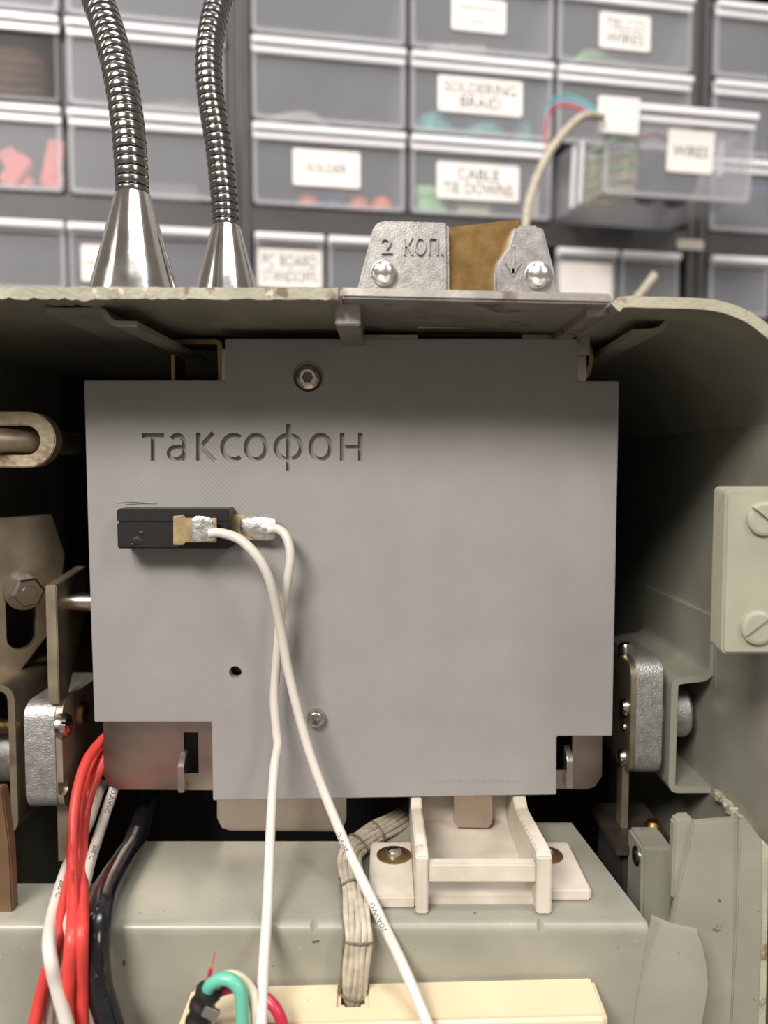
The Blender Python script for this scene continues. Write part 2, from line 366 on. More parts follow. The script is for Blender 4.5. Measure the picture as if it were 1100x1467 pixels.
# bottom ledge: top face, rounded front bend and front face
prof = round_corners([(14, ZL), (RY, ZL), (RY, -160)], 2.4, 6)
poly = offset_poly(prof, 1.6)
xr = xz(932, 1318, RY)[0]
bl = B(); bm = bl.bm; A, C = [], []
for p in poly: A.append(bm.verts.new((-92, p[0], p[1])))
for p in poly: C.append(bm.verts.new((xr - 0.3 - max(0, (p[0] - RY)) * 0.11 , p[0], p[1])))
bm.faces.new(A); bm.faces.new(list(reversed(C))); k = len(poly)
for i in range(k): bm.faces.new((A[i], C[i], C[(i + 1) % k], A[(i + 1) % k]))
bmesh.ops.recalc_face_normals(bm, faces=bm.faces)
dents = []
for dx, dy in ((449, 1328), (775, 1322)):
    c = PY(dx, dy, RY); d = B().lathe([(0, -2.6), (3.6, 0), (0, 2.6)], (c.x, RY - 0.6, ZL + 0.6), (1, 0, 0), 4, 0.785); dents.append(d)
bl.cut(*dents, B().box(-100, -2, 3, 30, ZL - 8, ZL + 8), B().box(-100, -71, -18, 30, ZL - 8, ZL + 8))  # ledge cut short at back left, standing in for shade there
ledge = part(H, 'ledge', bl, 'housing_paint', 'grey-green folded ledge below the plate', smooth=40)
# ledge side flange folded forward
fl = [(932, 1316), (947, 1322), (962, 1329), (985, 1333), (999, 1337), (1005, 1352), (1011, 1378), (1014, 1410), (1010, 1440), (1000, 1490), (905, 1490), (915, 1420)]
b = B(); bm = b.bm
def flange_y(pxx): return RY - 0.2 if pxx < 947 else RY - 0.2 - (pxx - 947) * 0.055
fr = [bm.verts.new(PY(a, c, flange_y(a))) for a, c in fl]; bk = [bm.verts.new(PY(a, c, flange_y(a)) + Vector((0.6, 1.6, 0))) for a, c in fl]
ks = len(fl)
q = [9, 10, 11, 0]
bm.faces.new([fr[i] for i in (11, 0, 1)]); bm.faces.new([fr[i] for i in (11, 1, 2)]); bm.faces.new([fr[i] for i in (10, 11, 2)])
for i in (2, 3, 4, 5, 6, 7, 8): bm.faces.new([fr[10], fr[i], fr[i + 1]])
bm.faces.new(list(reversed(bk)))
for i in range(ks): bm.faces.new((fr[i], bk[i], bk[(i + 1) % ks], fr[(i + 1) % ks]))
bmesh.ops.recalc_face_normals(bm, faces=bm.faces)
o = part(ledge, 'flange', b, 'housing_paint', smooth=20)
# corner sheet at the lower right: return lip, main face, inner bend, edge
yb = -27
cs = [((966, 1176), (961, 1290)), ((989, 1172), (967, 1292))]
def slab(quad, y_of, t, tz=(0, 0, 0)):
    b = B(); bm = b.bm
    f_ = [bm.verts.new(PY(a, c, y_of(a))) for a, c in quad]; g_ = [bm.verts.new(v.co + Vector((0, t, 0)) + Vector(tz)) for v in f_]; k = len(quad)
    bm.faces.new(f_); bm.faces.new(list(reversed(g_)))
    for i in range(k): bm.faces.new((f_[i], g_[i], g_[(i + 1) % k], f_[(i + 1) % k]))
    bmesh.ops.recalc_face_normals(bm, faces=bm.faces); return b
cor = part(H, 'corner_sheet', slab([(993, 1179), (1061, 1173), (1057, 1300), (1046, 1500), (920, 1500), (958, 1338)], lambda a: -28, 2).bevel(0.4), 'housing_paint')
part(cor, 'return_lip', slab([(966, 1178), (972, 1172), (992, 1171), (993, 1179), (968, 1290), (962, 1288)], lambda a: -26.6, 3).bevel(0.5), 'housing_paint')
part(cor, 'inner_bend', slab([(1060, 1173), (1074, 1180), (1092, 1204), (1092, 1330), (1086, 1500), (1045, 1500), (1056, 1300)], lambda a: -28.2 - (a - 1050) * 0.10, 2.2).bevel(0.3), 'housing_paint')
part(cor, 'edge_strip', slab([(1091, 1203), (1101, 1212), (1096, 1500), (1085, 1500)], lambda a: -31.5, 14), 'chipped_edge')
# ragged weld bead between bracket and corner sheet
wb = B()
for i in range(9):
    p = PX(1028 + i * 5.2, 1138 + i * 5.5 + (2 if i > 4 else 0), 92)
    wb.blob(p, 1.3, 1.6, 1.0, 0.5, i, 2)
part(H, 'weld_bead', wb, 'chipped_edge')
# hinge plate with two slotted screws on the right rim
hp = part(H, 'hinge_plate', B().prism(rrect(xz(1040, 700, -38)[0], 96, xz(1040, 937, -38)[1], xz(1040, 700, -38)[1], 1.2), 'y', -38, -34.6).bevel(0.5), 'hinge_paint', 'pale green hinge plate with two slotted screws')
part(hp, 'backing_layer', B().prism(rrect(xz(1034, 705, -35.4)[0], 95, xz(1034, 930, -35.4)[1], xz(1034, 697, -35.4)[1], 1.2), 'y', -34.8, -31).bevel(0.5), 'hinge_paint')
part(hp, 'hinge_block', B().box(86, 94.8, -31.2, -14, xz(1034, 925, -34)[1], xz(1034, 705, -34)[1]), 'housing_paint')
for (sx, sy, an) in ((1093, 743, -38), (1084, 899, 38)):
    c = PY(sx, sy, -38); slot_screw(hp, 'screw', c, (0, -1, 0), 3.55, 1.1, 'hinge_paint', an, None, True)

# hat shaped bracket welded to the right wall
zf = PX(1035, 885, XW).z
hatp = [(XW - 3.4, PX(1030, 890, XW).z + 2), (XW - 3.4, xz(1030, 966, 13)[1]), (xz(962, 972, 13)[0], xz(962, 972, 13)[1]), (xz(957, 1136, 13)[0], xz(957, 1136, 13)[1]), (XW - 1.0, xz(1035, 1136, 13)[1])]
hb = B().prism(offset_poly(round_corners(hatp, 3.0, 5), 1.9), 'y', 13, 68)
hc = B().cyl((xz(990, 962, 13)[0] - 3, 33, -50), (0, 0, -1), 4.2, 20, 3, 0.3)
hb.cut(hc)
part(H, 'hat_bracket', hb, 'housing_paint', 'bent sheet bracket welded to the right wall')
# wall doubler behind the bracket: its top edge runs back along the wall
b = B(); bm = b.bm
quad = [PX(1036, 886, XW - 0.3), PX(950, 838, XW - 0.3), PX(936, 915, XW - 0.3), PX(1036, 985, XW - 0.3)]
f_ = [bm.verts.new(p) for p in quad]; g_ = [bm.verts.new(p + Vector((-2.2, 0, 0))) for p in quad]
bm.faces.new(f_); bm.faces.new(list(reversed(g_)))
for i in range(4): bm.faces.new((f_[i], g_[i], g_[(i + 1) % 4], f_[(i + 1) % 4]))
bmesh.ops.recalc_face_normals(bm, faces=bm.faces)
part(H, 'wall_doubler', b, 'housing_paint')
# left hat bracket (mirrored) reaching to the left side wall
zl1, zl2 = xz(12, 990, 8)[1], xz(12, 1188, 8)[1]
xl = xz(14, 1100, 8)[0]
hatl = [(-128, zl1), (xl, zl1), (xl, zl2), (-128, zl2)]
part(H, 'hat_bracket', B().prism(offset_poly(round_corners(hatl, 3.0, 5), 1.9), 'y', 8, 62), 'zinc')
# brown strip along the lower left
part(H, 'edge_bar', B().prism([(-104, xz(8, 1130, -30)[1]), xz(3, 1130, -30), xz(14, 1215, -30), xz(26, 1480, -30), (-104, xz(26, 1480, -30)[1])], 'y', -30, -27).bevel(0.3), 'copper_brown', 'brown metal bar at the lower left')

# ------------------------------------------------------------------ lock blocks left and right
def lock(name, label, xa, xb, sgn, y0, y1, z0, z1, cor=4.5):
    T = thing(name, label, 'lock')
    x0, x1 = (xa, xb)
    part(T, 'casting', B().prism(rrect(y0, y1, z0, z1, cor, 6), 'x', x0, x1).bevel(0.35), 'cast_grey', 'grey cast body')
    return T
# left one: the cover plate faces right
zA, zB = xz(74, 1008, 5)[1], xz(74, 1163, 5)[1]
LK = lock('lock_block', 'cast grey lock block with brass-toned cover plate left of the red wires', -98, -89.2, 1, 5, 40, zB, zA)
pl = B().prism(rrect(5, 41, zB, zA, 4.5, 6), 'x', -89.2, -87.6)
hole1 = B().cyl((-95, PX(93, 1120, -87.6).y, PX(93, 1128, -87.6).z), (1, 0, 0), 2.1, 20, 20)
hole2 = B().cyl((-95, PX(84, 1086, -87.6).y, PX(84, 1086, -87.6).z), (1, 0, 0), 0.9, 20, 16)
pl.cut(hole1, hole2)
part(LK, 'cover_plate', pl, 'cover_zinc', 'brass-toned cover plate')
c = PX(90, 1039, -87.6); slot_screw(LK, 'screw', c, (1, 0, 0), 3.4, 2.2, 'screw_steel', 60)
c = PX(116, 1022, -87.6); slot_screw(LK, 'screw', c, (1, 0, 0), 3.6, 2.0, 'old_brass', 20)
part(LK, 'tail_strip', B().box(-92.5, -89.3, 12, 22, PY(86, 1226, 15).z, zB + 2), 'zinc')
part(LK, 'threaded_stud', B().tube([Vector((x, 14, xz(8, 1043, 12)[1])) for x in [-116 + i * 0.4 for i in range(46)]], 1.8, 12, True, [1.8 + (0.25 if i % 2 else 0) for i in range(46)]), 'old_brass')
part(LK, 'barrel', B().cyl((-127, 26, xz(8, 1100, 12)[1]), (1, 0, 0), 9, 27, 28).bevel(0.5), 'cast_grey')
# right one: the cover plate faces left
zA, zB = xz(930, 945, 12)[1], xz(930, 1114, 12)[1]
xh = xz(957, 1050, 13)[0] - 2.0
RK = lock('lock_block', 'cast grey lock block with two screws right of the grey plate', xh - 7.4, xh, -1, 12, 46, zB, zA, 5)
part(RK, 'cover_plate', B().prism(rrect(12, 47, zB + 0.5, zA - 1.5, 4, 6), 'x', xh - 9.0, xh - 7.4).bevel(0.2), 'zinc', 'brass-toned cover plate')
xf_ = xh - 9.0
for sx, sy, an in ((897, 1012, 75), (893, 1084, 30)):
    c = PX(sx, sy, xf_); c.y = max(16, min(c.y, 24)); slot_screw(RK, 'screw', c, (-1, 0, 0), 2.5, 1.9, 'screw_steel', an)
c = PX(903, 1049, xf_); slot_screw(RK, 'pin', (xf_, 17, c.z), (-1, 0, 0), 1.1, 0.8, 'screw_steel', 10)
part(RK, 'lever', B().box(xf_ - 0.4, xf_ + 1.5, 17, 22, xz(910, 1206, 18)[1], zB + 3).bevel(0.2), 'zinc')
part(RK, 'bolt_head', B().lathe([(0, -2), (2.2, -2), (2.2, 1), (1.6, 2.3), (0, 2.8)], (xh - 7.0, 24, zA - 0.5), (0, 0, 1), 20), 'screw_steel')
kz = xz(990, 1027, 20)[1]
part(RK, 'barrel', B().lathe([(7.6, 0), (7.6, 8.4), (7.0, 9.2), (0, 9.2)], (xh + 2.2, 26, kz), (1, 0, 0), 32), 'cast_grey', 'dark round barrel inside the bracket')
# dark angle block with a brass screw below the right lock
AB = thing('angle_block', 'dark grey angle block with a brass screw below the right lock', 'bracket')
part(AB, 'body', B().box(xz(918, 1300, -4)[0], xz(963, 1300, -4)[0], -4, 8, -186, xz(940, 1214, -4)[1]).bevel(0.8), 'housing_paint')
part(AB, 'base_plate', B().box(xz(880, 1215, 8)[0], xz(968, 1215, 8)[0], 6, 34, xz(920, 1222, 8)[1], xz(920, 1208, 8)[1]).bevel(0.4), 'dark_steel')
part(AB, 'leg', B().box(xz(895, 1215, 8)[0], xz(915, 1215, 8)[0], 9, 34, -186, xz(920, 1220, 8)[1]), 'interior_shade')
part(AB, 'screw', B().lathe([(0, -1), (2.4, -1), (2.4, 0.5), (1.5, 1.6), (0, 2.0)], (xz(935, 1197, 18)[0], 18, xz(920, 1208, 8)[1]), (0, 0, 1), 20), 'brass', 'brass screw')
c = PX(914, 1237, xz(918, 1300, -4)[0]); slot_screw(AB, 'side_screw', (xz(918, 1300, -4)[0], 0, xz(914, 1237, -4)[1]), (-1, 0, 0), 2.6, 1.0, 'screw_steel', 80)

# ------------------------------------------------------------------ latch bar with a pin, slotted plate with a hex bolt, eye with a rod (left)
LB = thing('latch_bar', 'upright brass-toned latch bar with a round pin reaching towards the grey plate', 'latch')
zt_, zb_ = xz(68, 838, 6)[1], xz(72, 1008, 6)[1]
part(LB, 'bar', B().prism([(5.2, zb_), (5.2, zt_), (26, zt_ + 2.5), (26, zt_ - 10), (10.5, zb_)], 'x', -91.2, -88.2).bevel(0.25), 'zinc')
part(LB, 'pin', B().lathe([(0, 0), (2.7, 0), (2.7, 14.5), (2.2, 15.2), (0, 15.2)], (-88.6, 14, PY(100, 864, 12).z), (1, 0, 0), 24), 'screw_steel', 'round steel pin')
SP = thing('slotted_plate', 'brown-toned steel plate with a long slot and a hex bolt at the left edge', 'plate')
ang = R(-38)
b = B().prism([(-34, -34), (-34, 21), (8.5, 22), (12, 9.5), (9, -11), (-1, -23), (-12, -34)], 'y', 0, 3)
slot_c = B().prism([(p[0], p[1]) for p in rrect(-5.0, 3.2, -17.5, 4, 4.0, 8)], 'y', -2, 6)
b.cut(slot_c); b.bevel(0.25)
cp = PY(34, 846, 24)
MX = Matrix.Translation(cp) @ Matrix.Rotation(R(40), 4, 'Z')
part(SP, 'plate_body', b.xf(MX), 'zinc')
part(SP, 'washer', B().cyl((0, 0, 0), (0, -1, 0), 5.6, 1.3, 28).bevel(0.3).xf(MX), 'screw_steel')
part(SP, 'hex_nut', B().lathe([(3.9, 0), (4.6, 0.5), (4.6, 3.6), (3.9, 4.4)], (0, -1.3, 0), (0, -1, 0), 6, 0.35).xf(MX), 'screw_steel', 'hexagonal nut', smooth=20)
part(SP, 'bolt_end', B().lathe([(2.3, 0), (2.3, 5.4), (1.9, 5.9), (0, 5.9)], (0, 0, 0), (0, -1, 0), 20).xf(MX), 'screw_steel')
EY = thing('eye_plate', 'worn stadium shaped eye plate with a rod through it left of the lettering', 'plate')
zc = xz(40, 630, 2)[1]; x1 = xz(84, 630, 2)[0]; hh = 7.2
b = B().prism(rrect(-127.5, x1, zc - hh, zc + hh, hh - 0.01, 10), 'y', 0, 4.5)
b.cut(B().prism(rrect(-119, x1 - 4.0, zc - 4.0, zc + 3.6, 3.7, 8), 'y', -3, 8)); b.bevel(0.5)
part(EY, 'ring', b, 'eye_zinc')
rp = catmull([(-127, -10, zc + 1.0), (-112, -7, zc + 0.6), (-103, -2, zc - 0.2), (x1 - 7.6, 8, zc - 0.3), (x1 - 7.0, 30, zc - 0.3)], 6)
part(EY, 'rod', B().tube(rp, 3.3, 18), 'zinc', 'round rod bent into the eye')

# ------------------------------------------------------------------ coin mechanism frame behind the plate
CM = thing('coin_mechanism', 'steel coin mechanism frame showing below and beside the grey plate', 'mechanism')
YM = 6.0
def q(px_, py_): return xz(px_, py_, YM)
poly = [q(148, 1000), q(148, 1110), q(156, 1126), q(170, 1131), q(311, 1132), q(311, 1172), q(318, 1186), q(330, 1190), q(480, 1191), q(491, 1186), q(496, 1174), q(496, 1128),
        q(650, 1128), q(650, 1178), q(655, 1185), q(700, 1186), q(705, 1178), q(705, 1128), q(840, 1131), q(852, 1127), q(862, 1112), q(863, 1000), q(840, 560), q(840, 500), q(318, 500), q(318, 600), q(148, 600)]
b = B().prism(poly, 'y', YM, YM + 1.4)
b.cut(B().box(q(246, 0)[0], q(268, 0)[0], 0, 12, q(0, 1108)[1], q(0, 1049)[1]), B().box(q(812, 0)[0], q(836, 0)[0], 0, 12, q(0, 1103)[1], q(0, 1040)[1]))
fr = part(CM, 'frame_plate', b, 'brushed_steel', 'bare steel frame plate')
part(CM, 'hook', B().prism([(YM + 1, q(0, 1075)[1]), (YM - 2.0, q(0, 1085)[1]), (YM - 3.4, q(0, 1092)[1]), (YM - 3.4, q(0, 1128)[1]), (YM - 1.5, q(0, 1131)[1]), (YM + 1, q(0, 1112)[1])], 'x', q(241, 0)[0], q(250, 0)[0]).bevel(0.2), 'steel')
part(CM, 'hook', B().prism([(YM + 1, q(0, 1068)[1]), (YM - 2.0, q(0, 1074)[1]), (YM - 3.4, q(0, 1084)[1]), (YM - 3.4, q(0, 1122)[1]), (YM - 1.5, q(0, 1126)[1]), (YM + 1, q(0, 1100)[1])], 'x', q(824, 0)[0], q(833, 0)[0]).bevel(0.2), 'steel')
part(CM, 'body', B().box(-52, 48, YM + 20, BACK - 0.2, -70, 20).bevel(1), 'interior_shade')
part(CM, 'spacer', B().cyl((xz(441, 541, 0)[0], 3.2, xz(441, 541, 0)[1]), (0, 1, 0), 2.6, 18, 16), 'steel')
part(CM, 'spacer', B().cyl((xz(453, 1027, 0)[0], 3.2, xz(453, 1027, 0)[1]), (0, 1, 0), 2.6, 26, 16), 'steel')
# brass clips at the top corners
b = B().prism(offset_poly(round_corners([xz(247, 486, 9), xz(318, 486, 9), xz(320, 552, 9)], 2.0, 5), -1.3), 'y', 9, 20)
part(CM, 'brass_clip', b, 'old_brass', 'old brass clip'); 
part(CM, 'brass_clip', B().box(xz(245, 520, 9)[0], xz(250, 520, 9)[0], 9, 20, xz(245, 560, 9)[1], xz(245, 508, 9)[1]).bevel(0.2), 'old_brass')
part(CM, 'brass_clip', B().prism(offset_poly(round_corners([xz(826, 487, 9), xz(845, 492, 9), xz(850, 515, 9), xz(843, 540, 9), xz(828, 552, 9)], 2.0, 5), -1.2), 'y', 8, 14), 'old_brass')

# ------------------------------------------------------------------ the 3D printed plate with its engraved word
PL = thing('printed_plate', 'grey 3D printed cover plate with stepped corners engraved with the word таксофон', 'plate')
pp = [(322, 485), (828, 485), (828, 546), (887, 546), (882, 800), (877, 1055), (797, 1055), (797, 1139), (305, 1147), (303, 1035), (135, 1035), (127, 790), (120, 545), (322, 545)]
b = B().prism([xz(a, c, 0) for a, c in pp], 'y', 0, 3.2).bevel(0.25, 2)
cutters = []
def stroke(pts, w_=6.4, y0=-0.6, y1=1.3):         # one engraved stroke along a pixel polyline, traced on the plate face
    w_ = w_ / 5.5; P_ = [Vector(xz(a, c, 0)) for a, c in pts]
    poly = offset_poly([tuple(p) for p in P_], w_ / 2); other = offset_poly([tuple(p) for p in P_], -w_ / 2)
    k = len(P_); cutters.append(B().prism(poly[k:][::-1][::-1] + other[k:][::-1], 'y', y0, y1))
def arc(cx_, cy_, rx, ry, a0, a1, n_=22): return [(cx_ + rx * math.cos(R(a0 + (a1 - a0) * i / n_)), cy_ - ry * math.sin(R(a0 + (a1 - a0) * i / n_))) for i in range(n_ + 1)]
def ring_cut(cx_, cy_, rx, ry, w_=6.4):
    o_ = [xz(a, c, 0) for a, c in arc(cx_, cy_, rx + w_ / 2, ry + w_ / 2, 0, 360, 36)[:-1]]; i_ = [xz(a, c, 0) for a, c in arc(cx_, cy_, rx - w_ / 2, ry - w_ / 2, 0, 360, 36)[:-1]]
    cutters.append(B().prism(o_, 'y', -0.6, 1.3).cut(B().prism(i_, 'y', -2, 3)))
stroke([(203, 624), (235, 624)]); stroke([(219, 622), (219, 660)])
stroke(arc(254, 634, 9.5, 10.5, 150, 0) + [(264, 660)]); stroke([(265, 640)] + arc(252, 649, 10.5, 8.8, 75, 300, 18) + [(263, 652)], 5.8)
stroke([(284, 620), (284, 660)]); stroke([(305, 620), (287, 640), (308, 660)], 6)
stroke(arc(335, 640.5, 16.5, 17.2, 55, 305))
ring_cut(366.5, 640.5, 14.2, 17.2); ring_cut(413, 640.5, 18.2, 17.2); stroke([(413, 608), (413, 675)], 6.6); ring_cut(459, 640.5, 14.2, 17.2)
stroke([(490, 620), (490, 660)]); stroke([(516, 620), (516, 660)]); stroke([(488, 640), (517, 640)], 5.6)
s1 = xz(441, 541, 0); s2 = xz(453, 1027, 0); hl = xz(337, 963, 0)
cutters += [B().cyl((s1[0] + 0.1, -1, s1[1] + 0.4), (0, 1, 0), 4.0, 1.9, 32), B().cyl((hl[0], -1, hl[1]), (0, 1, 0), 1.65, 6, 24), B().cyl((s2[0], -1, s2[1]), (0, 1, 0), 1.6, 6, 24)]
b.cut(*cutters)
bmesh.ops.triangulate(b.bm, faces=[f for f in b.bm.faces if len(f.verts) > 4])
plate = part(PL, 'plate_body', b, 'printed', 'matte grey printed plastic', smooth=0)
sm = B()
for i in range(16):
    c = xz(614 + i * 8.7, 1118, 0); sm.prism([(c[0] - 0.55, c[1] - 0.35), (c[0] + 0.2, c[1] - 0.35), (c[0] + 0.6, c[1] + 0.35), (c[0] - 0.1, c[1] + 0.35)], 'y', -0.14, 0.1)
part(PL, 'print_mark', sm, 'printed')['kind'] = 'stuff'
rg = B()
for (x0, x1, y0_) in ((168, 205, 720), (180, 225, 722), (172, 195, 719)):
    c0 = PY(x0, y0_, -0.05); c1 = PY(x1, y0_ - 1, -0.05)
    rg.tube(catmull([c0, (c0 + c1) / 2 + Vector((0, -0.05, 0.15)), c1], 5), 0.16, 6)
part(PL, 'print_ridge', rg, 'printed')['kind'] = 'stuff'
def hex_screw(o, r, prof, depth, sr):
    b = B().lathe(prof, o, (0, -1, 0), 32)
    b.cut(B().cyl(Vector(o) + Vector((0, -depth[0], 0)), (0, -1, 0), sr, 6, 6, 0.2))
    return b
o1 = Vector((s1[0], 0.9, s1[1])); o2 = Vector((s2[0], 0, s2[1]))
part(PL, 'button_screw', hex_screw(o1, 3.6, [(0, -4), (1.5, -4), (1.5, 0), (3.55, 0), (3.45, 0.45), (2.9, 1.3), (2.3, 1.75), (2.05, 1.95), (0, 1.95)], (-0.8,), 1.5), 'screw_steel', 'domed hex socket screw')
part(PL, 'cap_screw', hex_screw(o2, 2.4, [(0, -5), (1.3, -5), (1.3, 0), (2.45, 0), (2.45, 1.6), (1.9, 2.4), (1.6, 2.6), (0, 2.6)], (0.0,), 1.2), 'screw_steel', 'small hex socket screw')

# ------------------------------------------------------------------ micro switch with two soldered terminals
SW = thing('micro_switch', 'black micro switch with two soldered brass terminals set into the grey plate', 'switch')
YS = -8.0
(xa, za), (xb, zb) = xz(168, 786, YS), xz(328, 729, YS)
zs = xz(0, 748, YS)[1]
part(SW, 'switch_body', B().box(xa, xb, YS, 0.0, za, zs).bevel(0.35, 3), 'black_plastic')
part(SW, 'switch_lid', B().box(xa, xb, YS - 0.05, 0.0, zs, zb).bevel(0.35, 3), 'black_plastic')
sc = B(); 
for i, (cx, cy, r_) in enumerate(((197, 776, 1.1), (203, 764, 0.6), (190, 781, 0.7))):
    c = PY(cx, cy, YS); sc.blob((c.x, c.y, c.z), r_, 0.18, r_ * 0.8, 0.5, i, 2)
part(SW, 'melt_mark', sc, 'black_plastic')
YT = YS - 2.6
tp = [(248, 739), (263, 738), (266, 742), (310, 742), (310, 777), (265, 777), (263, 781), (248, 781)]
t1 = part(SW, 'terminal', B().prism([xz(a, c, YT) for a, c in tp], 'y', YT, YT + 0.7).bevel(0.12), 'terminal_brass', 'brass blade terminal over the switch')
part(t1, 'terminal_stem', B().box(xz(248, 760, YT)[0], xz(254, 760, YT)[0], YT + 0.5, YS + 0.5, xz(0, 778, YT)[1], xz(0, 742, YT)[1]), 'terminal_brass')
c = PY(292, 759, YT - 0.3)
part(t1, 'solder', B().blob(c, 3.0, 0.8, 2.9, 0.22, 4), 'solder', 'shiny lump of solder')
YT2 = -3.2
tp = [(322, 738), (352, 738), (352, 741), (396, 741), (396, 772), (352, 774), (350, 775), (322, 775)]
t2 = part(SW, 'terminal', B().prism([xz(a, c_, YT2) for a, c_ in tp], 'y', YT2, YT2 + 0.8).bevel(0.12), 'terminal_brass', 'brass blade terminal beside the switch')
c2 = PY(372, 755, YT2 - 0.3)
part(t2, 'solder', B().blob(c2, 4.2, 1.1, 2.8, 0.35, 9), 'solder', 'wrinkled lump of solder')
nb = B().text('NO', -1.0, 1.0, -0.7, 0.7, -0.12, 0.1)
nb.xf(Matrix.Translation(PY(336, 757, YT2)) @ Matrix.Rotation(R(90), 4, 'Y'))
part(t2, 'lettering', nb, 'terminal_brass')

# ------------------------------------------------------------------ wires
def clear(px_, py_, Y, r):                         # keep a wire above the ledge top and in front of its face
    p = PY(px_, py_, Y)
    while p.z < ZL + r and RY - r < p.y < 14 + r: Y -= 0.25; p = PY(px_, py_, Y)
    return p
def path(pts, sub=9, r=2.2):
    q_ = [clear(a, b_, Y, r) for a, b_, Y in pts]
    out = catmull(q_, sub)
    if pts[-1][1] > 1470:                          # runs on down below the frame
        d = (out[-1] - out[-2]).normalized()
        for i in range(16):
            d = d.lerp(Vector((0, 0, -1)), 0.12).normalized(); out.append(out[-1] + d * 3.0)
            if out[-1].z < -176: break
    return out
def wire_text(pl_, string, px0, py0, length, h, r, up=False, m='print_ink', side=0.0):
    # printed lettering wrapped on a wire, starting nearest the given pixel; up: reads upwards
    cs = [0.0]
    for a, b_ in zip(pl_, pl_[1:]): cs.append(cs[-1] + (b_ - a).length)
    def proj(p):
        d = p - Vector((0, CAMY, 0)); y = d.y * math.cos(PITCH) - d.z * math.sin(PITCH); z = d.y * math.sin(PITCH) + d.z * math.cos(PITCH)
        return 550 + F * d.x / y, 733.5 - F * z / y
    i0 = min(range(len(pl_)), key=lambda i: (proj(pl_[i])[0] - px0) ** 2 + (proj(pl_[i])[1] - py0) ** 2); s0 = cs[i0]
    b = B().text(string, 0, length, -h / 2, h / 2, 0, 1)
    bm = b.bm
    dele = [f for f in bm.faces if not all(abs(v.co.y) < 1e-4 for v in f.verts)]
    bmesh.ops.delete(bm, geom=dele, context='FACES')
    bmesh.ops.delete(bm, geom=[v for v in bm.verts if not v.link_faces], context='VERTS')
    bmesh.ops.triangulate(bm, faces=bm.faces); bmesh.ops.subdivide_edges(bm, edges=bm.edges, cuts=2)
    for v in bm.verts:
        s = s0 + (-v.co.x if up else v.co.x); s = max(0.01, min(cs[-1] - 0.01, s)); k = max(i for i in range(len(cs)) if cs[i] <= s); k = min(k, len(pl_) - 2)
        p = pl_[k].lerp(pl_[k + 1], (s - cs[k]) / (cs[k + 1] - cs[k])); t = (pl_[k + 1] - pl_[k]).normalized()
        c = (Vector((0, CAMY, 0)) - p); c = (c - t * c.dot(t)).normalized(); sd = c.cross(t) * (-1 if up else 1)
        a = v.co.z / r + side
        v.co = p + (c * math.cos(a) - sd * math.sin(a) * -1) * (r + 0.05)
    return b
WG = None
wA = path([(300, 764, -11.2), (318, 764, -11.6), (345, 774, -13), (372, 802, -14), (389, 840, -13), (402, 900, -10), (416, 975, -9), (446, 1085, -11), (490, 1198, -18), (540, 1305, -29), (578, 1385, -40), (618, 1480, -52)])
T = thing('white_wire', 'white wire from the front solder joint of the switch slanting down to the right', 'wire', 'white wires soldered to the switch')
part(T, 'insulation', B().tube(wA, 1.2, 24), 'white_insulation')
part(T, 'lettering', wire_text(wA, '20AWG', 552, 1331, 6.2, 1.15, 1.2, True, side=0.35), 'print_ink')
part(T, 'lettering', wire_text(wA, '200°C', 503, 1226, 5.6, 1.05, 1.2, True, side=0.5), 'print_ink')
wB = path([(385, 759, -4.2), (398, 758, -4.6), (410, 769, -6), (416, 795, -7), (412, 830, -7), (402, 885, -6.2), (397, 940, -6.0), (393, 1000, -6), (396, 1045, -7), (398, 1068, -8), (393, 1100, -10), (388, 1180, -18), (383, 1300, -34), (377, 1400, -46), (374, 1480, -54)])
T = thing('white_wire', 'white wire from the right solder joint of the switch hanging almost straight down', 'wire', 'white wires soldered to the switch')
part(T, 'insulation', B().tube(wB, 1.2, 14), 'white_insulation')
def cr(pts): return [(x * 0.3184, y * 0.3184 + 1000, Y) for x, y, Y in pts]
reds = [
 ('red wire curving round the left edge of the red bundle', [(520, 140, 12), (455, 195, 9), (390, 285, 3), (348, 420, -3), (331, 560, -8), (326, 700, -13), (328, 850, -28), (330, 950, -38), (322, 1080, -46), (308, 1250, -47), (300, 1380, -47), (312, 1500, -47)]),
 ('red wire squeezed in the middle of the red bundle', [(520, 165, 15), (455, 225, 13), (405, 320, 8), (366, 450, 1), (348, 600, -5), (345, 800, -20), (350, 950, -36), (354, 1080, -43), (352, 1300, -44), (350, 1500, -44)]),
 ('red wire hanging straight on the right side of the red bundle', [(520, 210, 9), (458, 300, 7), (405, 430, 3), (376, 580, -2), (368, 750, -9), (372, 880, -29), (370, 1000, -42), (366, 1100, -46), (366, 1300, -45), (372, 1500, -45)]),
 ('red wire leaving the bundle down to the left corner', [(350, 560, 0), (330, 680, -6), (306, 780, -12), (288, 900, -22), (270, 1000, -34), (252, 1100, -42), (215, 1230, -43), (180, 1360, -43), (148, 1500, -44)])]
for k, (lab, pts) in enumerate(reds):
    wp = path(cr(pts)); T = thing('red_wire', lab, 'wire', 'red wires beside the lock')
    part(T, 'insulation', B().tube(wp, 1.4 if k != 1 else 1.3, 24), 'red_insulation')
    if k == 0:
        part(T, 'lettering', wire_text(wp, '20AWG', 106, 1255, 7, 0.9, 1.4, False), 'red_ink')
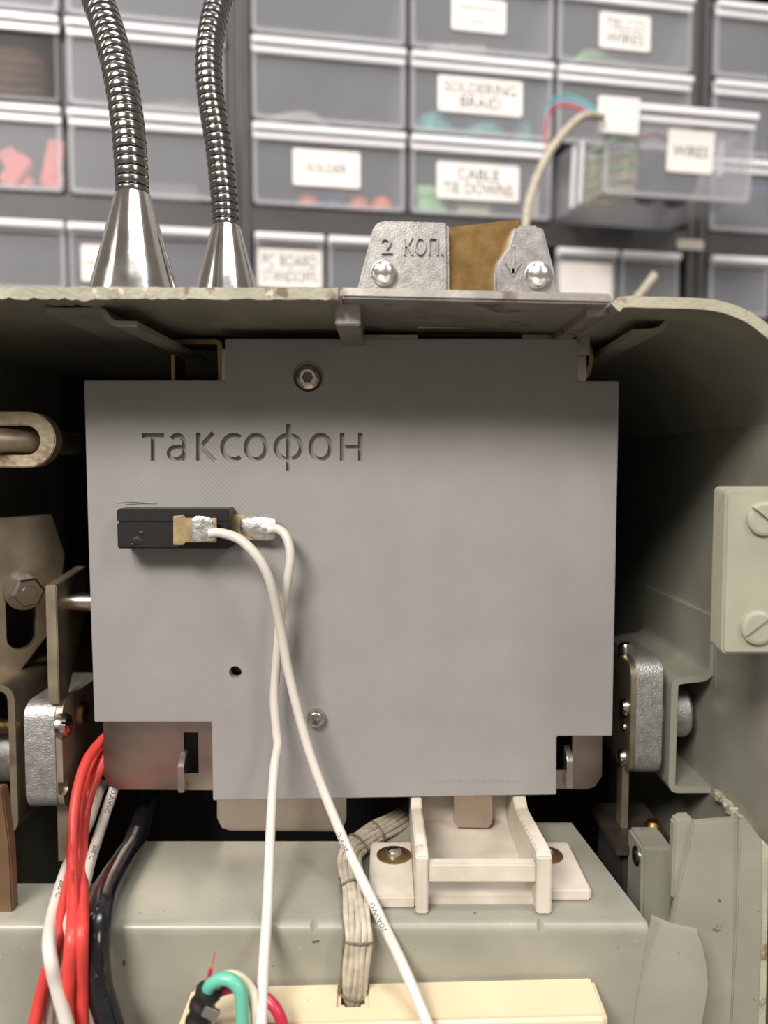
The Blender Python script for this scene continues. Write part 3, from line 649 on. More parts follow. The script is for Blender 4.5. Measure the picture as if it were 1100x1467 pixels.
whites = [
 ('white printed wire crossing behind the red wires and ending lowest left', [(470, 375, 12), (440, 440, 9), (400, 560, 4), (350, 660, -1), (303, 755, -9), (265, 870, -20), (232, 1000, -36), (220, 1100, -45), (230, 1190, -48), (255, 1300, -48), (310, 1500, -49)], ('200°C', 87, 1268, False)),
 ('white printed wire running right of the red bundle then behind it', [(530, 360, 10), (508, 420, 8), (462, 560, 4), (405, 740, -5), (380, 840, -16), (330, 950, -30), (290, 1050, -39.5), (258, 1150, -40), (232, 1290, -40.5), (214, 1500, -41)], ('20AWG', 164, 1126, False))]
for lab, pts, (s_, tx, ty, up_) in whites:
    wp = path(cr(pts)); T = thing('white_wire', lab, 'wire', 'white wires among the red ones')
    part(T, 'insulation', B().tube(wp, 1.38, 24), 'white_insulation')
    part(T, 'lettering', wire_text(wp, s_, tx, ty, 7.5, 1.25, 1.38, up_, side=0.1), 'print_ink')
    if s_ == '20AWG': part(T, 'lettering', wire_text(wp, '200°C', 133, 1216, 6.5, 1.25, 1.38, False, side=0.1), 'print_ink')
bc = path(cr([(690, 380, 34), (660, 480, 26), (632, 570, 15), (600, 655, 4), (560, 718, -4), (522, 785, -11), (482, 865, -21), (455, 960, -32), (440, 1050, -40), (432, 1150, -42), (446, 1300, -42), (480, 1420, -43), (510, 1520, -44)]), 9, 3.6)
T = thing('black_cable', 'thick glossy black cable draped over the ledge beside the red wires', 'cable')
part(T, 'sheath', B().tube(bc, 2.8, 18), 'black_rubber')

# ------------------------------------------------------------------ white plastic chute on the ledge
CH = thing('coin_chute', 'aged white plastic chute bracket screwed to the ledge', 'chute')
Z0 = ZL + 0.05
xl0, xl1 = 7.2, 10.0; xr0, xr1 = 34.6, 38.0
part(CH, 'floor_panel', B().box(xl1 - 0.2, xr0 + 0.2, -27, 13, Z0, Z0 + 1.6), 'aged_white_plastic')
part(CH, 'rear_panel', B().box(xl0, xr1, 12, 14.5, Z0, -70).bevel(0.4), 'aged_white_plastic')
side = [(-31.5, Z0 + 0.2), (-29, Z0 + 0.2), (-12, Z0 + 0.2), (13, Z0 + 0.2), (13, -70), (9, -74), (3.6, -87), (-2, -90.5), (-29, -87.5), (-31.5, -88.5)]
part(CH, 'side_panel', B().prism(side, 'x', xl0, xl1).bevel(0.35), 'aged_white_plastic')
part(CH, 'side_panel', B().prism(side, 'x', xr0, xr1).bevel(0.35), 'aged_white_plastic')
part(CH, 'front_bar', B().box(xl1 - 0.2, xr0 + 0.2, -30.5, -27.5, -95.0, -90.6).bevel(0.4), 'aged_white_plastic')
for x0, x1, ya, yb_ in ((xz(529, 1250, -20)[0], xl0 + 0.2, -29, -3), (xr1 - 0.2, xz(847, 1277, -26)[0], -26, -3)):
    pd = part(CH, 'mounting_pad', B().box(x0, x1, ya, yb_, Z0, Z0 + 3.0).bevel(0.5), 'aged_white_plastic')
    cxp = (x0 + x1) / 2 + (0.6 if x0 < 0 else -2.2)
    part(pd, 'washer', B().lathe([(0, 0), (4.4, 0), (4.4, 0.35), (3.2, 0.5), (0, 0.5)], (cxp, -10.5, Z0 + 3.0), (0, 0, 1), 28), 'old_brass')
    slot_screw(pd, 'screw', (cxp, -10.5, Z0 + 3.6), (0, 0, 1), 2.1, 1.3, 'screw_steel', 25)

# ------------------------------------------------------------------ laced wire harness
HN = thing('wire_harness', 'laced bundle of old cream wires running over the ledge beside the chute', 'harness')
cl = catmull([Vector(v) for v in ((PY(506, 1445, -36.5)), (PY(508, 1415, -38.3)), (PY(511, 1375, -38.6)), (PY(513, 1340, -38)), (PY(511, 1310, -34)), (PY(507, 1270, -24)), (PY(501, 1235, -13)), (PY(508, 1214, -6)), (PY(532, 1196, 1)), (PY(562, 1180, 9)), (PY(582, 1166, 20)), (PY(600, 1150, 36)))], 8)
offs = [(-2.3, 0.1), (-1.15, 0.75), (0.05, 0.95), (1.25, 0.75), (2.35, 0.1), (-1.6, -0.6), (0.0, -0.5), (1.5, -0.6)]
def frame_at(i):
    t = (cl[min(i + 1, len(cl) - 1)] - cl[max(i - 1, 0)]).normalized()
    n_ = Vector((0, CAMY, 60)) - cl[i]; n_ = (n_ - t * n_.dot(t)).normalized(); return n_, t.cross(n_)
for k, (u_, v_) in enumerate(offs):
    pts = []
    for i in range(len(cl)):
        n_, s_ = frame_at(i); f_ = 1.0 if i > 14 else 0.75 + 0.25 * i / 14
        wv = 0.15 * math.sin(i * 0.35 + k * 1.7)
        pts.append(cl[i] + s_ * (u_ * f_ + wv) + n_ * v_ * 0.8)
    part(HN, 'strand', B().tube(pts, 0.74, 8), 'old_wire')
for i in (6, 22, 40, 58, 66):
    n_, s_ = frame_at(i); t = s_.cross(n_)
    ring = [cl[i] + s_ * 3.1 * math.cos(a) + n_ * 1.75 * math.sin(a) for a in [2 * math.pi * j / 20 for j in range(21)]]
    part(HN, 'lacing_cord', B().tube(ring, 0.28, 6), 'lacing')
side_run = [cl[i] - frame_at(i)[1] * 3.1 + frame_at(i)[0] * 0.2 for i in range(0, 44)]
part(HN, 'lacing_cord', B().tube(side_run, 0.3, 6), 'lacing', 'dark lacing cord along the side')

# ------------------------------------------------------------------ cream terminal cover with coloured wires in black tape
TC = thing('terminal_cover', 'cream plastic terminal cover below the ledge', 'cover')
zc0 = PY(560, 1408, RY - 0.3).z
xa, xb = xz(276, 1410, RY)[0], xz(849, 1395, RY)[0]
YF = -47.5
b = B(); bm = b.bm
p = [(xa, RY - 0.2, zc0 - 0.6), (xb, RY - 0.2, zc0 + 1.6), (xz(872, 1438, YF)[0], YF, zc0 + 1.2), (xz(252, 1464, YF)[0], YF, zc0 - 1.2)]
b.hexa([(a, c, -186) for a, c, d in p] + p)
b.cut(B().box(xz(489, 1420, -38)[0], xz(523, 1420, -38)[0], -42.0, -30, -150, -90))
b.bevel(0.9, 3)
part(TC, 'cover_body', b, 'cream_plastic')
part(TC, 'front_step', B().box(xz(290, 1460, YF)[0], xz(838, 1460, YF)[0], YF - 3, YF + 1, -186, zc0 - 2.6).bevel(0.6), 'cream_plastic')
part(TC, 'end_peg', B().lathe([(0, -1), (2.9, -1), (2.9, 0.6), (2.5, 0.9), (0, 0.9)], (xz(853, 1458, YF)[0], YF, zc0 - 3.4), (0, -1, 0), 24), 'cream_plastic')
YW = -50
TB = thing('taped_splice', 'black taped splice with copper clamp at the corner of the cream cover', 'splice')
sp = catmull([PY(280, 1490, YW), PY(284, 1465, YW), PY(290, 1440, YW), PY(300, 1418, YW)], 8)
part(TB, 'tape', B().tube(sp, 2.3, 14, True, [2.5 + 0.25 * math.sin(i * 0.9) for i in range(len(sp))]), 'black_plastic', 'wrinkled black tape')
part(TB, 'metal_clamp', B().box(-1.6, 1.6, -0.5, 0.5, -1.2, 1.2).bevel(0.2).xf(Matrix.Translation(PY(302, 1451, YW - 2.6)) @ Matrix.Rotation(R(25), 4, 'Y')), 'screw_steel')
def colour_wire(name, label, pts, r, m):
    return solo(name, B().tube(path(pts), r, 12), m, label, 'wire', 'coloured wires out of the taped splice')
colour_wire('green_wire', 'green wire arching out of the black tape', [(296, 1422, YW), (303, 1410, YW - 0.5), (320, 1402, YW - 1), (337, 1409, YW - 1.5), (346, 1430, YW - 2), (347, 1490, YW - 3)], 1.35, 'green_insulation')
colour_wire('cream_wire', 'cream wire arching just behind the green one', [(302, 1420, YW + 1.5), (318, 1402, YW + 2), (335, 1399, YW + 2), (352, 1410, YW + 1.5), (365, 1435, YW), (368, 1490, YW - 1)], 1.25, 'cream_insulation')
colour_wire('crimson_wire', 'crimson wire passing behind the white wire to the lower right', [(306, 1424, YW + 2), (325, 1416, YW + 2.6), (350, 1414, YW + 2.6), (378, 1428, YW + 1.5), (398, 1450, YW), (412, 1490, YW - 1)], 1.2, 'crimson_insulation')
colour_wire('red_wire_end', 'thin frayed red wire end sticking up from the black tape', [(294, 1425, YW + 0.5), (298, 1405, YW + 1.0), (302, 1388, YW + 1.5)], 0.45, 'crimson_insulation')
colour_wire('copper_strand', 'hair-thin reddish strand rising above the frayed wire end', [(301, 1392, YW + 1.4), (305, 1378, YW + 1.8), (308, 1364, YW + 2.0)], 0.14, 'red_insulation')

# ------------------------------------------------------------------ coin slot head on top
CS = thing('coin_slot_head', 'cast metal coin slot head marked 2 КОП. on a steel cover plate', 'coin slot')
# steel cover plate, very slightly sloping to the right
a0, a1 = PY(487, 411, -36), PY(877, 420, -36)
slope = (a1.z - a0.z) / (a1.x - a0.x)
def zc_(x): return a0.z + (x - a0.x) * slope
def zP(x, d): return (x, zc_(x) + d)
b = B().hexa([(a0.x, -36, a0.z - 2.2), (a1.x, -36, a1.z - 2.2), (a1.x, 34, a1.z - 2.2), (a0.x, 34, a0.z - 2.2), (a0.x, -36, a0.z), (a1.x, -36, a1.z), (a1.x, 34, a1.z), (a0.x, 34, a0.z)]).bevel(0.5)
part(CS, 'cover_plate', b, 'cover_steel', 'flat steel cover plate with worn edge')
YC = -24
def cx(px_, py_): return xz(px_, py_, YC)
zb0 = lambda x: zc_(x) - 0.3
lc = [cx(507, 413), cx(534, 327), cx(540, 319), cx(550, 315), cx(643, 318), cx(644, 413)]
lc[0] = (lc[0][0], zb0(lc[0][0])); lc[-1] = (lc[-1][0], zb0(lc[-1][0]))
part(CS, 'left_casting', B().prism(lc, 'y', YC, YC + 9).bevel(0.7, 3), 'cast_metal', 'left casting with raised 2 КОП. lettering')
rc = [cx(708, 413), cx(708, 393), cx(713, 372), cx(727, 353), cx(733, 330), cx(740, 322), cx(772, 322), cx(779, 328), cx(808, 413)]
rc[0] = (rc[0][0], zb0(rc[0][0])); rc[-1] = (rc[-1][0], zb0(rc[-1][0]))
part(CS, 'right_casting', B().prism(rc, 'y', YC, YC + 9).bevel(0.7, 3), 'cast_metal', 'right casting with raised arrow')
rb = [cx(715, 413), cx(722, 340), cx(730, 312), cx(752, 311), cx(770, 330), cx(790, 413)]
part(CS, 'rear_casting', B().prism(rb, 'y', YC + 8, YC + 14).bevel(0.6, 2), 'cast_metal')
br = [cx(640, 413), cx(640, 319), cx(665, 317), cx(700, 313), cx(725, 309), cx(748, 308), cx(742, 413)]
part(CS, 'brass_insert', B().prism(br, 'y', YC + 3.2, YC + 8).bevel(0.2), 'brass', 'worn brass slot insert')
for sx, sy, r_ in ((550, 391, 2.95), (771, 394, 3.1)):
    c = PY(sx, sy, YC)
    part(CS, 'rivet', B().lathe([(0, -2), (r_, -2), (r_, 0.5), (r_ * 0.92, 1.2), (r_ * 0.72, 2.0), (r_ * 0.4, 2.5), (0, 2.7)], c, (0, -1, 0), 32), 'polished', 'polished domed rivet')
for s_, x0, x1, y0, y1 in (('2', 546, 562, 341, 364), ('КОП.', 578, 634, 340, 366)):
    (xa, za), (xb, zb) = xz(x0, y1, YC), xz(x1, y0, YC)
    part(CS, 'lettering', B().text(s_, xa, xb, za, zb, YC - 0.55, YC + 0.4).bevel(0.08, 1, 60), 'cast_metal')
ar = B(); c = PY(735, 352, YC); d = PY(735, 393, YC)
ar.box(c.x - 0.35, c.x + 0.35, YC - 0.5, YC + 0.4, d.z, c.z); ar.prism([(c.x - 1.8, d.z + 2.6), (c.x, d.z - 0.6), (c.x + 1.8, d.z + 2.6), (c.x, d.z + 1.2)], 'y', YC - 0.5, YC + 0.4)
part(CS, 'arrow', ar.bevel(0.08, 1), 'cast_metal')
# underside: coin guide with the slot, end clips
g0, g1 = xz(519, 470, 4)[0], xz(845, 470, 4)[0]
gz = xz(0, 492, 4)[1]
gd = B().box(g0, g1, 4, 5.5, gz - 3, a1.z - 2.0)
(ka, _), (kb, _) = xz(598, 482, 4), xz(748, 482, 4)
gd.cut(B().box(ka, kb, 0, 12, xz(0, 490, 4)[1], xz(0, 480, 4)[1]))
part(CS, 'slot_plate', gd, 'cover_steel', 'steel plate with the narrow coin slot')
part(CS, 'guide_lip', B().box(xz(596, 470, -3)[0], xz(752, 470, -3)[0], -4, 4.2, xz(0, 471, -3)[1], xz(0, 463, -3)[1]).bevel(0.3), 'cover_steel')
# end clips are folded down from the cover plate
part(CS, 'end_clip', B().box(xz(480, 450, -30)[0], xz(516, 450, -30)[0], -30, 18, xz(0, 479, -30)[1] + 2.0, zc_(-8) - 2.0).bevel(0.3), 'cover_steel')
part(CS, 'end_clip', B().prism([xz(838, 440, -30), xz(869, 440, -30), xz(869, 452, -30), xz(862, 455, -30), xz(838, 455, -30)], 'y', -31, 20).bevel(0.2), 'cover_steel')

# ------------------------------------------------------------------ two goosenecks on chrome cones
def gooseneck(label, base_px, Y, top_py, neck_px, rn):
    T = thing('gooseneck_stand', label, 'gooseneck', 'goosenecks on top of the housing')
    top = PY(base_px[0], top_py, Y); zb_ = ZT + 0.02
    hgt = top.z - zb_
    part(T, 'cone_base', B().lathe([(0, 0), (12.5, 0), (12.6, 0.6), (12.3, 1.0), (rn * 1.08, hgt - 0.7), (rn * 0.9, hgt), (0, hgt)], (top.x, Y, zb_), (0, 0, 1), 64), 'cone_chrome', 'polished chrome cone base')
    pts = catmull([Vector((top.x, Y, top.z - 3))] + [PY(a, c, y_) for a, c, y_ in neck_px], 60)
    # resample evenly and ridge the hose
    cs = [0.0]
    for a, c in zip(pts, pts[1:]): cs.append(cs[-1] + (c - a).length)
    step = 0.16; res = []; k = 0; s = 0.0
    while s < cs[-1] - 0.01:
        while cs[k + 1] < s: k += 1
        res.append(pts[k].lerp(pts[k + 1], (s - cs[k]) / (cs[k + 1] - cs[k]))); s += step
    pitch = 2.15; prof = []
    for i in range(len(res)):
        t = (i * step % pitch) / pitch
        prof.append(rn * (1.0 - 0.16 * max(0, 1 - (min(t, 1 - t) / 0.16)) ** 0.8 + 0.03 * math.sin(math.pi * t)))
    part(T, 'flexible_neck', B().tube(res, rn, 24, True, prof), 'neck_chrome', 'ribbed dark chrome hose', smooth=80)
gooseneck('thick ribbed dark chrome gooseneck on the left cone', (190, 0), -3, 276, [(188, 240, -3), (183, 180, -2), (172, 110, 0), (157, 50, 3), (138, -5, 6), (120, -50, 8)], 4.05)
gooseneck('slimmer ribbed bright gooseneck on the right cone', (324, 0), 27, 322, [(321, 285, 27), (313, 210, 27), (302, 140, 27), (299, 80, 28), (306, 30, 30), (320, -20, 33), (330, -50, 34)], 3.75)

# ------------------------------------------------------------------ storage cabinets behind
YAW = R(10); ORG = PY(550, 180, 400)
CMX = Matrix.Translation(ORG * MM) @ Matrix.Rotation(YAW, 4, 'Z')
def place(root, u=0.0, v=0.0, d=0.0, extra=None):
    root.matrix_world = CMX @ Matrix.Translation(Vector((u, d, v)) * MM) @ (extra or Matrix())
def cabinet(label, u0, u1, rows_z, z0, z1, posts, small_posts):
    T = thing('drawer_cabinet', label, 'cabinet', 'storage cabinets', local=True); D = 150
    hw = u1 - u0
    part(T, 'side_panel', B().box(0, 8, 2, D, 0, z1 - z0).bevel(0.8), 'dark_frame'); part(T, 'side_panel', B().box(hw - 8, hw, 2, D, 0, z1 - z0).bevel(0.8), 'dark_frame')
    part(T, 'back_panel', B().box(8, hw - 8, D - 4, D, 0, z1 - z0), 'cabinet_back')
    for a, c in rows_z: part(T, 'divider', B().box(8, hw - 8, 2 if c - a > 6 else 5, D - 4, a - z0, c - z0).bevel(0.4), 'dark_frame')
    for p_ in posts: part(T, 'post', B().box(p_ - u0 - 2, p_ - u0 + 2, 4, D - 4, -66 - z0, z1 - z0), 'dark_frame')
    for p_ in small_posts: part(T, 'post', B().box(p_ - u0 - 2, p_ - u0 + 2, 4, D - 4, 0, -84 - z0), 'dark_frame')
    place(T, u0, z0); return T
ZB, ZTOP = -445.0, 185.0
rows = [(-83, -64.5), (-5.5 + 1.5, -3), (57.5, 58.8), (118.5, 120), (-147, -134), (180, 185), (-445, -440)]
cabinet('dark cabinet of clear drawers behind the goosenecks', -350, -109.3, rows, ZB, ZTOP, [-229], [-283, -231, -176])
cabinet('dark cabinet of labelled clear drawers behind the coin slot', -107.7, 262, rows, ZB, ZTOP, [18.3, 135.8], [-45, 9.5, 64, 133, 192])
cabinet('dark cabinet at the right edge behind the pulled out drawer', 263.6, 400, rows, ZB, ZTOP, [], [330])
SH = {}
def drawer(label, u, v, wd, ht, lab=None, lab_box=None, dep=110, d=0.0, extra=None, lab_ink='label_ink', hue='drawer_plastic', marks=False, big=True, name='clear_drawer', face='drawer_face'):
    T = thing(name, label, 'drawer', 'clear plastic drawers' if name == 'clear_drawer' else None, local=True)
    key = (wd, ht, dep, face)
    if key not in SH:
        t = 1.6; lip = 10.5 if big else 7.0
        fb = B(); fb.prism(rrect(0, wd, 0, ht, 3, 4), 'y', 0, t)
        fr_ = B(); 
        fr_.prism(rrect(0, wd, 0, ht - 1, 3, 4), 'y', -2.4, -0.05); fr_.cut(B().prism(rrect(3.0, wd - 3.0, 3.0, ht - lip - 1, 3, 4), 'y', -6, 4)); 
        lp = B(); lp.prism([(-6.0, ht - 5.0), (-6.2, ht - 1.2), (-5.0, ht), (t, ht), (t, ht - 2.2), (-4.0, ht - 2.2), (-4.4, ht - 5.0)], 'x', 0, wd)
        lp.box(0, wd, -2.6, -0.05, ht - lip, ht - 2.2); lp.bevel(0.5, 2)
        tr = B()
        tr.box(2.5, 2.5 + t, t, dep, 2, ht - 9); tr.box(wd - 2.5 - t, wd - 2.5, t, dep, 2, ht - 9); tr.box(2.5 + t, wd - 2.5 - t, dep - t, dep, 2, ht - 9); tr.box(2.5 + t, wd - 2.5 - t, t, dep - t, 2, 2 + t)
        SH[key] = (fb.mesh('front_panel'), fr_.mesh('front_rim'), lp.mesh('lip'), tr.mesh('tray'))
    fb, fr_, lp, tr = SH[key]
    part(T, 'front_panel', fb, face); part(T, 'front_rim', fr_, 'drawer_plastic' if face == 'drawer_face' else face); part(T, 'lip', lp, 'drawer_lip', 'bright moulded lip'); part(T, 'tray', tr, 'drawer_plastic')
    if lab is not None:
        x0, x1, z0, z1 = lab_box
        lb = part(T, 'label', B().prism(rrect(x0, x1, z0, z1, 1.6, 4), 'y', -0.7, -0.06), 'label_paper', 'white label' + (' reading ' + ' '.join(lab) if lab and not marks and 'two-line' not in label else ''))
        n_ = len(lab); hh_ = (z1 - z0)
        for i, s_ in enumerate(lab):
            lh = hh_ * (0.33 if n_ == 2 else 0.26); zc1 = z1 - hh_ * ((0.30 if i == 0 else 0.70) if n_ == 2 else 0.5)
            if marks:
                mk = B(); w_ = (x1 - x0) * s_
                kk = max(2, int(w_ / 2.4))
                for j in range(kk): mk.box(-w_ / 2 + j * w_ / kk + (x0 + x1) / 2, -w_ / 2 + (j + 0.55) * w_ / kk + (x0 + x1) / 2, -0.85, -0.6, zc1 - lh * 0.3, zc1 + lh * 0.3)
                part(lb, 'faint_print', mk, lab_ink)
            else:
                wmax = (x1 - x0) * 0.86; w_ = min(wmax, lh * 0.74 * len(s_)); c_ = (x0 + x1) / 2
                part(lb, 'lettering', B().text(s_, c_ - w_ / 2, c_ + w_ / 2, zc1 - lh / 2, zc1 + lh / 2, -0.85, -0.6), lab_ink)
    place(T, u, v, d, extra); return T
HT = 57.5
R0, R1, R2 = 59.6, -2.2, -63.6
def box_lab(pxy): return pxy
# left cabinet
drawer('clear drawer at the top left corner above the brown leather', -341, R0, 109.5, HT)
drawer('clear drawer holding brown leather straps', -341, R1, 109.5, HT, face='drawer_clear')
drawer('clear drawer holding coral red connectors', -341, R2, 109.5, HT)
drawer('unlabelled clear drawer cut by the top of the frame between the two goosenecks', -226.5, R0, 108, HT)
drawer('upper whole clear drawer between the two goosenecks', -226.5, R1, 108, HT)
drawer('lower clear drawer between the two goosenecks just above the cones', -226.5, R2, 108, HT)
# centre cabinet
drawer('empty looking clear drawer at the top just right of the slim gooseneck', -98.5, R0, 114.5, HT)
drawer('unlabelled clear drawer above the SOLDER drawer', -98.5, R1, 114.5, HT)
drawer('clear drawer labelled SOLDER with orange caps inside', -98.5, R2, 114.5, HT, ['SOLDER'], (29.5, 80, 15.5, 42))
drawer('clear drawer with a white label of faint print at the top of the frame', 20.4, R0, 113.3, HT, [0.72, 0.3], (32, 75, 16, 40), lab_ink='faint_ink', marks=True)
drawer('clear drawer labelled SOLDERING BRAID with teal contents', 20.4, R1, 113.3, HT, ['SOLDERING', 'BRAID'], (21.5, 89, 16.5, 43))
drawer('clear drawer labelled CABLE TIE DOWNS with green cards inside', 20.4, R2, 113.3, HT, ['CABLE', 'TIE DOWNS'], (21, 87, 12.5, 40))
drawer('clear drawer labelled TELCO WIRES at the upper right', 138, R0, 114, HT, ['TELCO', 'WIRES'], (35, 78, 13.5, 40.5))
drawer('unlabelled clear drawer between TELCO WIRES and the pulled out drawer', 138, R1, 114, HT)
# right cabinet
drawer('clear drawer cut by the frame at the top right corner', 272.3, R0, 112, HT)
drawer('clear drawer at the right edge beside the pulled out drawer top', 272.3, R1, 112, HT)
drawer('clear drawer at the right edge behind the pulled out drawer', 272.3, R2, 112, HT)
# small drawers
for u, lb in ((-281, 'small clear drawer at the far left just above the housing rim'), (-228.5, 'small clear drawer with a pale tag mostly behind the left cone'), (-173.5, 'small clear drawer between the two cones'),):
    if 'tag' in lb: drawer(lb, u, -133, 50, 48, [0.6], (8, 24, 8, 34), big=False, marks=True, lab_ink='faint_ink')
    else: drawer(lb, u, -133, 50, 48, big=False)
drawer('small clear drawer filled by a large two-line white label beside the right cone', -97.5, -133, 51, 48, ['PC BOARD', 'STANDOFFS'], (2, 49.5, 9, 37), big=False)
drawer('small clear drawer just left of the coin slot head', -43, -133, 51, 48, big=False)
drawer('small clear drawer wholly behind the lettered casting', 11.5, -133, 51, 48, big=False)
drawer('small clear drawer with a blank pale label right of the coin slot head', 139, -133, 51, 48, [], (2.5, 48, 8, 38), big=False)
drawer('small clear drawer crossed by the tip of the white cable', 194, -133, 51, 48, big=False)
drawer('small clear drawer behind the rounded rim corner', 273, -133, 54, 48, big=False)
drawer('small clear drawer at the far right edge', 332, -133, 54, 48, big=False)

# pulled out WIRES drawer, hanging a little down at the front
WD = drawer('clear drawer labelled WIRES pulled out to the right', 139, R2 - 6, 112, HT + 2, ['WIRES'], (47, 82, 18, 46), dep=125, d=-80, extra=Matrix.Rotation(R(5.0), 4, 'X') @ Matrix.Rotation(R(0), 4, 'Z'), name='pulled_out_drawer')
part(WD, 'label', B().prism(rrect(-9, 21, 38, 61, 1.2, 4), 'y', -7.4, -6.6), 'label_paper', 'blank label standing up at the left corner')
for y_ in (38, 52): part(WD, 'rib', B().box(0.6, 2.4, y_, y_ + 5, 3, 48).bevel(0.4), 'drawer_lip')
part(WD, 'rib', B().box(88, 92, 2.2, 3.5, 18, 42).bevel(0.4), 'drawer_lip')

# contents
def inside(name, b, m, label, cat, u, v, d=0.0, group=None, extra=None):
    me = b.mesh(name); o = bpy.data.objects.new(name, me); COL.objects.link(o); me.materials.append(M[m])
    o['label'] = label; o['category'] = cat
    if group: o['group'] = group
    o.matrix_world = CMX @ Matrix.Translation(Vector((u, d, v)) * MM) @ (extra or Matrix()); return o
fl_ = R2 + 3.8
def cap(): return B().lathe([(0, 0), (8.5, 0), (8.5, 6), (7, 9), (5, 11), (0, 11.5)], (0, 0, 0), (0, 0, 1), 20)
for u, lb in ((-56, 'orange cap left of the blue one under the SOLDER label'), (-18, 'orange cap right of the blue one in the SOLDER drawer'), (1, 'rightmost orange cap in the SOLDER drawer')):
    inside('orange_cap', cap(), 'orange_plastic', lb, 'cap', u, fl_, 16, 'orange caps in the solder drawer')
inside('blue_reel', B().lathe([(8.5, 0), (8.5, 2), (6, 2), (6, 7), (8.5, 7), (8.5, 9)], (0, 0, 0), (0, 0, 1), 20), 'blue_plastic', 'dark blue reel between the orange caps', 'reel', -37, fl_, 16)
inside('green_card_stack', B().box(-11, 13, 0, 18, 0, 1.8).box(-10, 12, 1, 19, 1.9, 12).box(-11, 13, 0, 18, 12.1, 20).bevel(0.4), 'green_card', 'pale green card block left under the CABLE label', 'card', 38, fl_, 6)
inside('yellow_card_stack', B().box(0, 26, 0, 18, 0, 5).box(1, 27, 1, 17, 5.1, 10).bevel(0.4), 'yellow_card', 'dull yellow block beside the green cards', 'card', 60, fl_, 6)
inside('cream_post', B().prism(rrect(0, 7, 0, 24, 1.5), 'y', 0, 8).bevel(0.5), 'beige_parts', 'cream block at the right end of the CABLE drawer', 'block', 120, fl_, 6)
for u, rx, lb in ((44, 17, 'left teal coil in the SOLDERING BRAID drawer'), (84, 18, 'middle teal coil in the SOLDERING BRAID drawer'), (117, 9, 'right teal coil in the SOLDERING BRAID drawer')):
    inside('teal_coil', B().lathe([(rx, 0), (rx * 1.03, 4), (rx, 10), (rx * 0.8, 16), (rx * 0.5, 19), (0, 20)], (0, 0, 0), (0, 0, 1), 24), 'teal_plastic', lb, 'coil', u, R1 + 3.8, 20 + 0.2 * rx, 'teal braid coils')
crp = [(-272, 10, 25, 35, 'coral connector leaning at the left edge of the frame'), (-258, 14, 30, -30, 'second coral connector leaning against the left one'), (-243, 10, 34, 12, 'tall coral connector in the lower left drawer')]
for u, dd, h_, an, lb in crp:
    inside('coral_connector', B().prism(rrect(-6, 6, 0, h_, 3, 4), 'y', -5, 5).bevel(0.8), 'coral_plastic', lb, 'connector', u, fl_ + 1.5, dd, 'coral connectors', Matrix.Rotation(R(an), 4, 'Y'))
inside('coral_ring', B().lathe([(2.2, 0), (7, 0), (7, 9), (2.2, 9), (2.2, 0)], (0, 0, 0), (0, -1, 0), 24), 'coral_plastic', 'round coral connector facing the viewer in the lower left drawer', 'connector', -239, fl_ + 7.2, 13, 'coral connectors')
lt = B()
for k in range(6): lt.tube(catmull([(-48, 18 + k, 3 + k * 6.8), (-20, 12, 5 + k * 6.8 + 3 * math.sin(k)), (10, 10, 3 + k * 7), (26, 14, 6 + k * 6.5), (27, 24, 4 + k * 6.5)], 6), 5.5, 8)
inside('leather_strap_bundle', lt, 'brown_leather', 'coiled brown leather straps in the upper left drawer', 'straps', -276, R1 + 7.6, 6)
inside('grey_part_box', B().box(0, 60, 0, 40, 0, 22).bevel(2), 'grey_parts', 'grey lump at the back of the drawer above the cones', 'part', -200, R2 + 3.8, 40)
inside('beige_part_box', B().prism([(0, 0), (70, 0), (66, 20), (40, 27), (8, 22)], 'y', 0, 30).bevel(2), 'beige_parts', 'beige lump inside the upper drawer between the goosenecks', 'part', -190, R1 + 3.8, 45)
inside('pale_tool', B().tube(catmull([(0, 0, 4), (15, 4, 12), (35, 6, 15), (48, 10, 8)], 6), 4, 10), 'beige_parts', 'pale curved tool in the drawer above SOLDER', 'tool', -88, R1 + 4.5, 30)
inside('paper_bag', B().blob((0, 0, 6), 24, 12, 7, 0.4, 5, 3), 'beige_parts', 'crumpled pale bag in the top drawer above SOLDERING BRAID', 'bag', 65, R0 + 3.9, 22)
pc = B()
for k in range(5): pc.tube(catmull([(-24 + k * 2, 10, 3 + k * 1.5), (-5, 6 + k, 9 + 2 * k), (20, 8, 8 + k), (34 + k, 14, 3 + k)], 8), 0.9, 6)
inside('green_wire_coil', pc, 'green_card', 'tangle of pale green wire in the TELCO WIRES drawer', 'wire', 178, R0 + 4.5, 10)
inside('navy_block', B().box(0, 30, 0, 20, 0, 12).bevel(1), 'navy_plastic', 'navy block in the right edge drawer', 'block', 300, R2 + 36, 8)
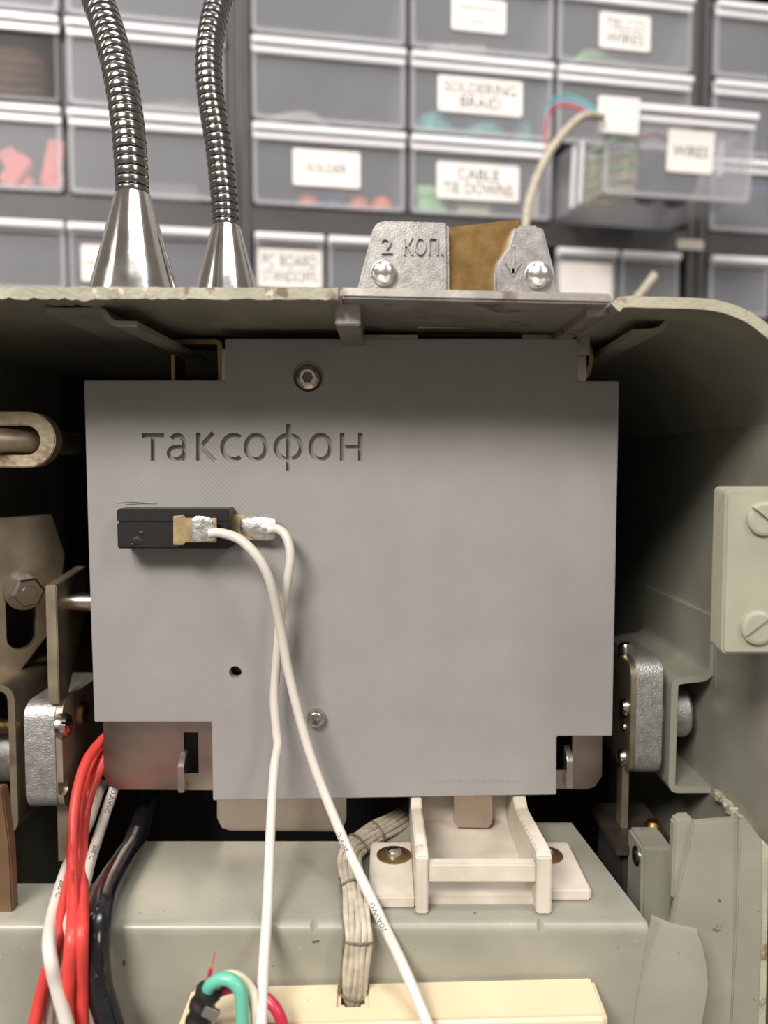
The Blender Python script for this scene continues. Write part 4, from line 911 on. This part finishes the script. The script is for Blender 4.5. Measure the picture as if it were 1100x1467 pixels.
# contents of the WIRES drawer
wm = Matrix.Translation(Vector((139, -80, R2 - 6)) * MM) @ Matrix.Rotation(R(5.0), 4, 'X')
def in_wd(name, b, m, label, cat, group=None):
    me = b.mesh(name); o = bpy.data.objects.new(name, me); COL.objects.link(o); me.materials.append(M[m]); o['label'] = label; o['category'] = cat
    if group: o['group'] = group
    o.matrix_world = CMX @ wm; return o
in_wd('cable_spool', B().lathe([(4, 0), (19, 0), (19, 3), (14, 4), (14, 26), (19, 27), (19, 30), (4, 30), (4, 0)], (52, 34, 23.2), (1, 0.2, 0), 28), 'dark_spool', 'dark spool behind the WIRES label', 'spool')
for k, (m_, lb) in enumerate((('yellow_wire', 'yellow wire coil in the pulled out drawer'), ('beige_parts', 'cream wire coil in the pulled out drawer'), ('green_card', 'green wire coil in the pulled out drawer'))):
    cb = B()
    for j in range(3):
        z_ = 8 + k * 7 + j * 10
        cb.tube(catmull([(9, 50 + k * 3, z_), (18, 22 + j, z_ + 2), (32, 16 + k, z_ + 1), (38, 30, z_), (34, 52, z_ + 1), (14, 58 + k, z_)], 6), 0.95, 6)
    in_wd('wire_coil', cb, m_, lb, 'wire', 'wire coils in the pulled out drawer')
in_wd('red_wire_scrap', B().tube(catmull([(34, 14, 44), (45, 12, 46), (56, 16, 43), (62, 24, 44)], 6), 1.6, 8), 'red_wire', 'red wire scrap under the pulled out drawer lip', 'wire')
# cables hanging out of the drawer
def bgpath(pts, sub=8): return catmull([PY(a, b_, Y) for a, b_, Y in pts], sub)
solo('white_cable', B().tube(bgpath([(862, 168, 330), (838, 166, 318), (815, 183, 310), (786, 220, 300), (765, 265, 295), (754, 310, 290), (755, 370, 285), (800, 440, 270), (870, 465, 255), (912, 428, 245), (940, 392, 240)], 10), 2.7, 12), 'old_wire', 'off-white cable arching from the pulled out drawer down behind the coin slot', 'cable')
for k, (m_, lb) in enumerate((('teal_plastic', 'teal wire loop beside the pulled out drawer'), ('lilac_wire', 'lilac wire loop just below the teal one'), ('red_wire', 'thin red wire loop lowest beside the pulled out drawer'))):
    dy = k * 7
    solo('loose_wire', B().tube(bgpath([(784, 215 + dy, 372), (782, 170 + dy, 371), (788, 146 + dy, 368), (806, 137 + dy, 362), (830, 142 + dy, 355), (850, 156 + dy, 345), (872, 172 + dy, 335)], 8), 1.0, 8), m_, lb, 'wire', 'loose wires beside the pulled out drawer')
inside('shelf_tag', B().prism(rrect(0, 24, 0, 8, 2), 'y', -2, 0), 'beige_parts', 'small pinkish tag on the dark divider right of centre', 'tag', 244, -80, 1.9)

settle()
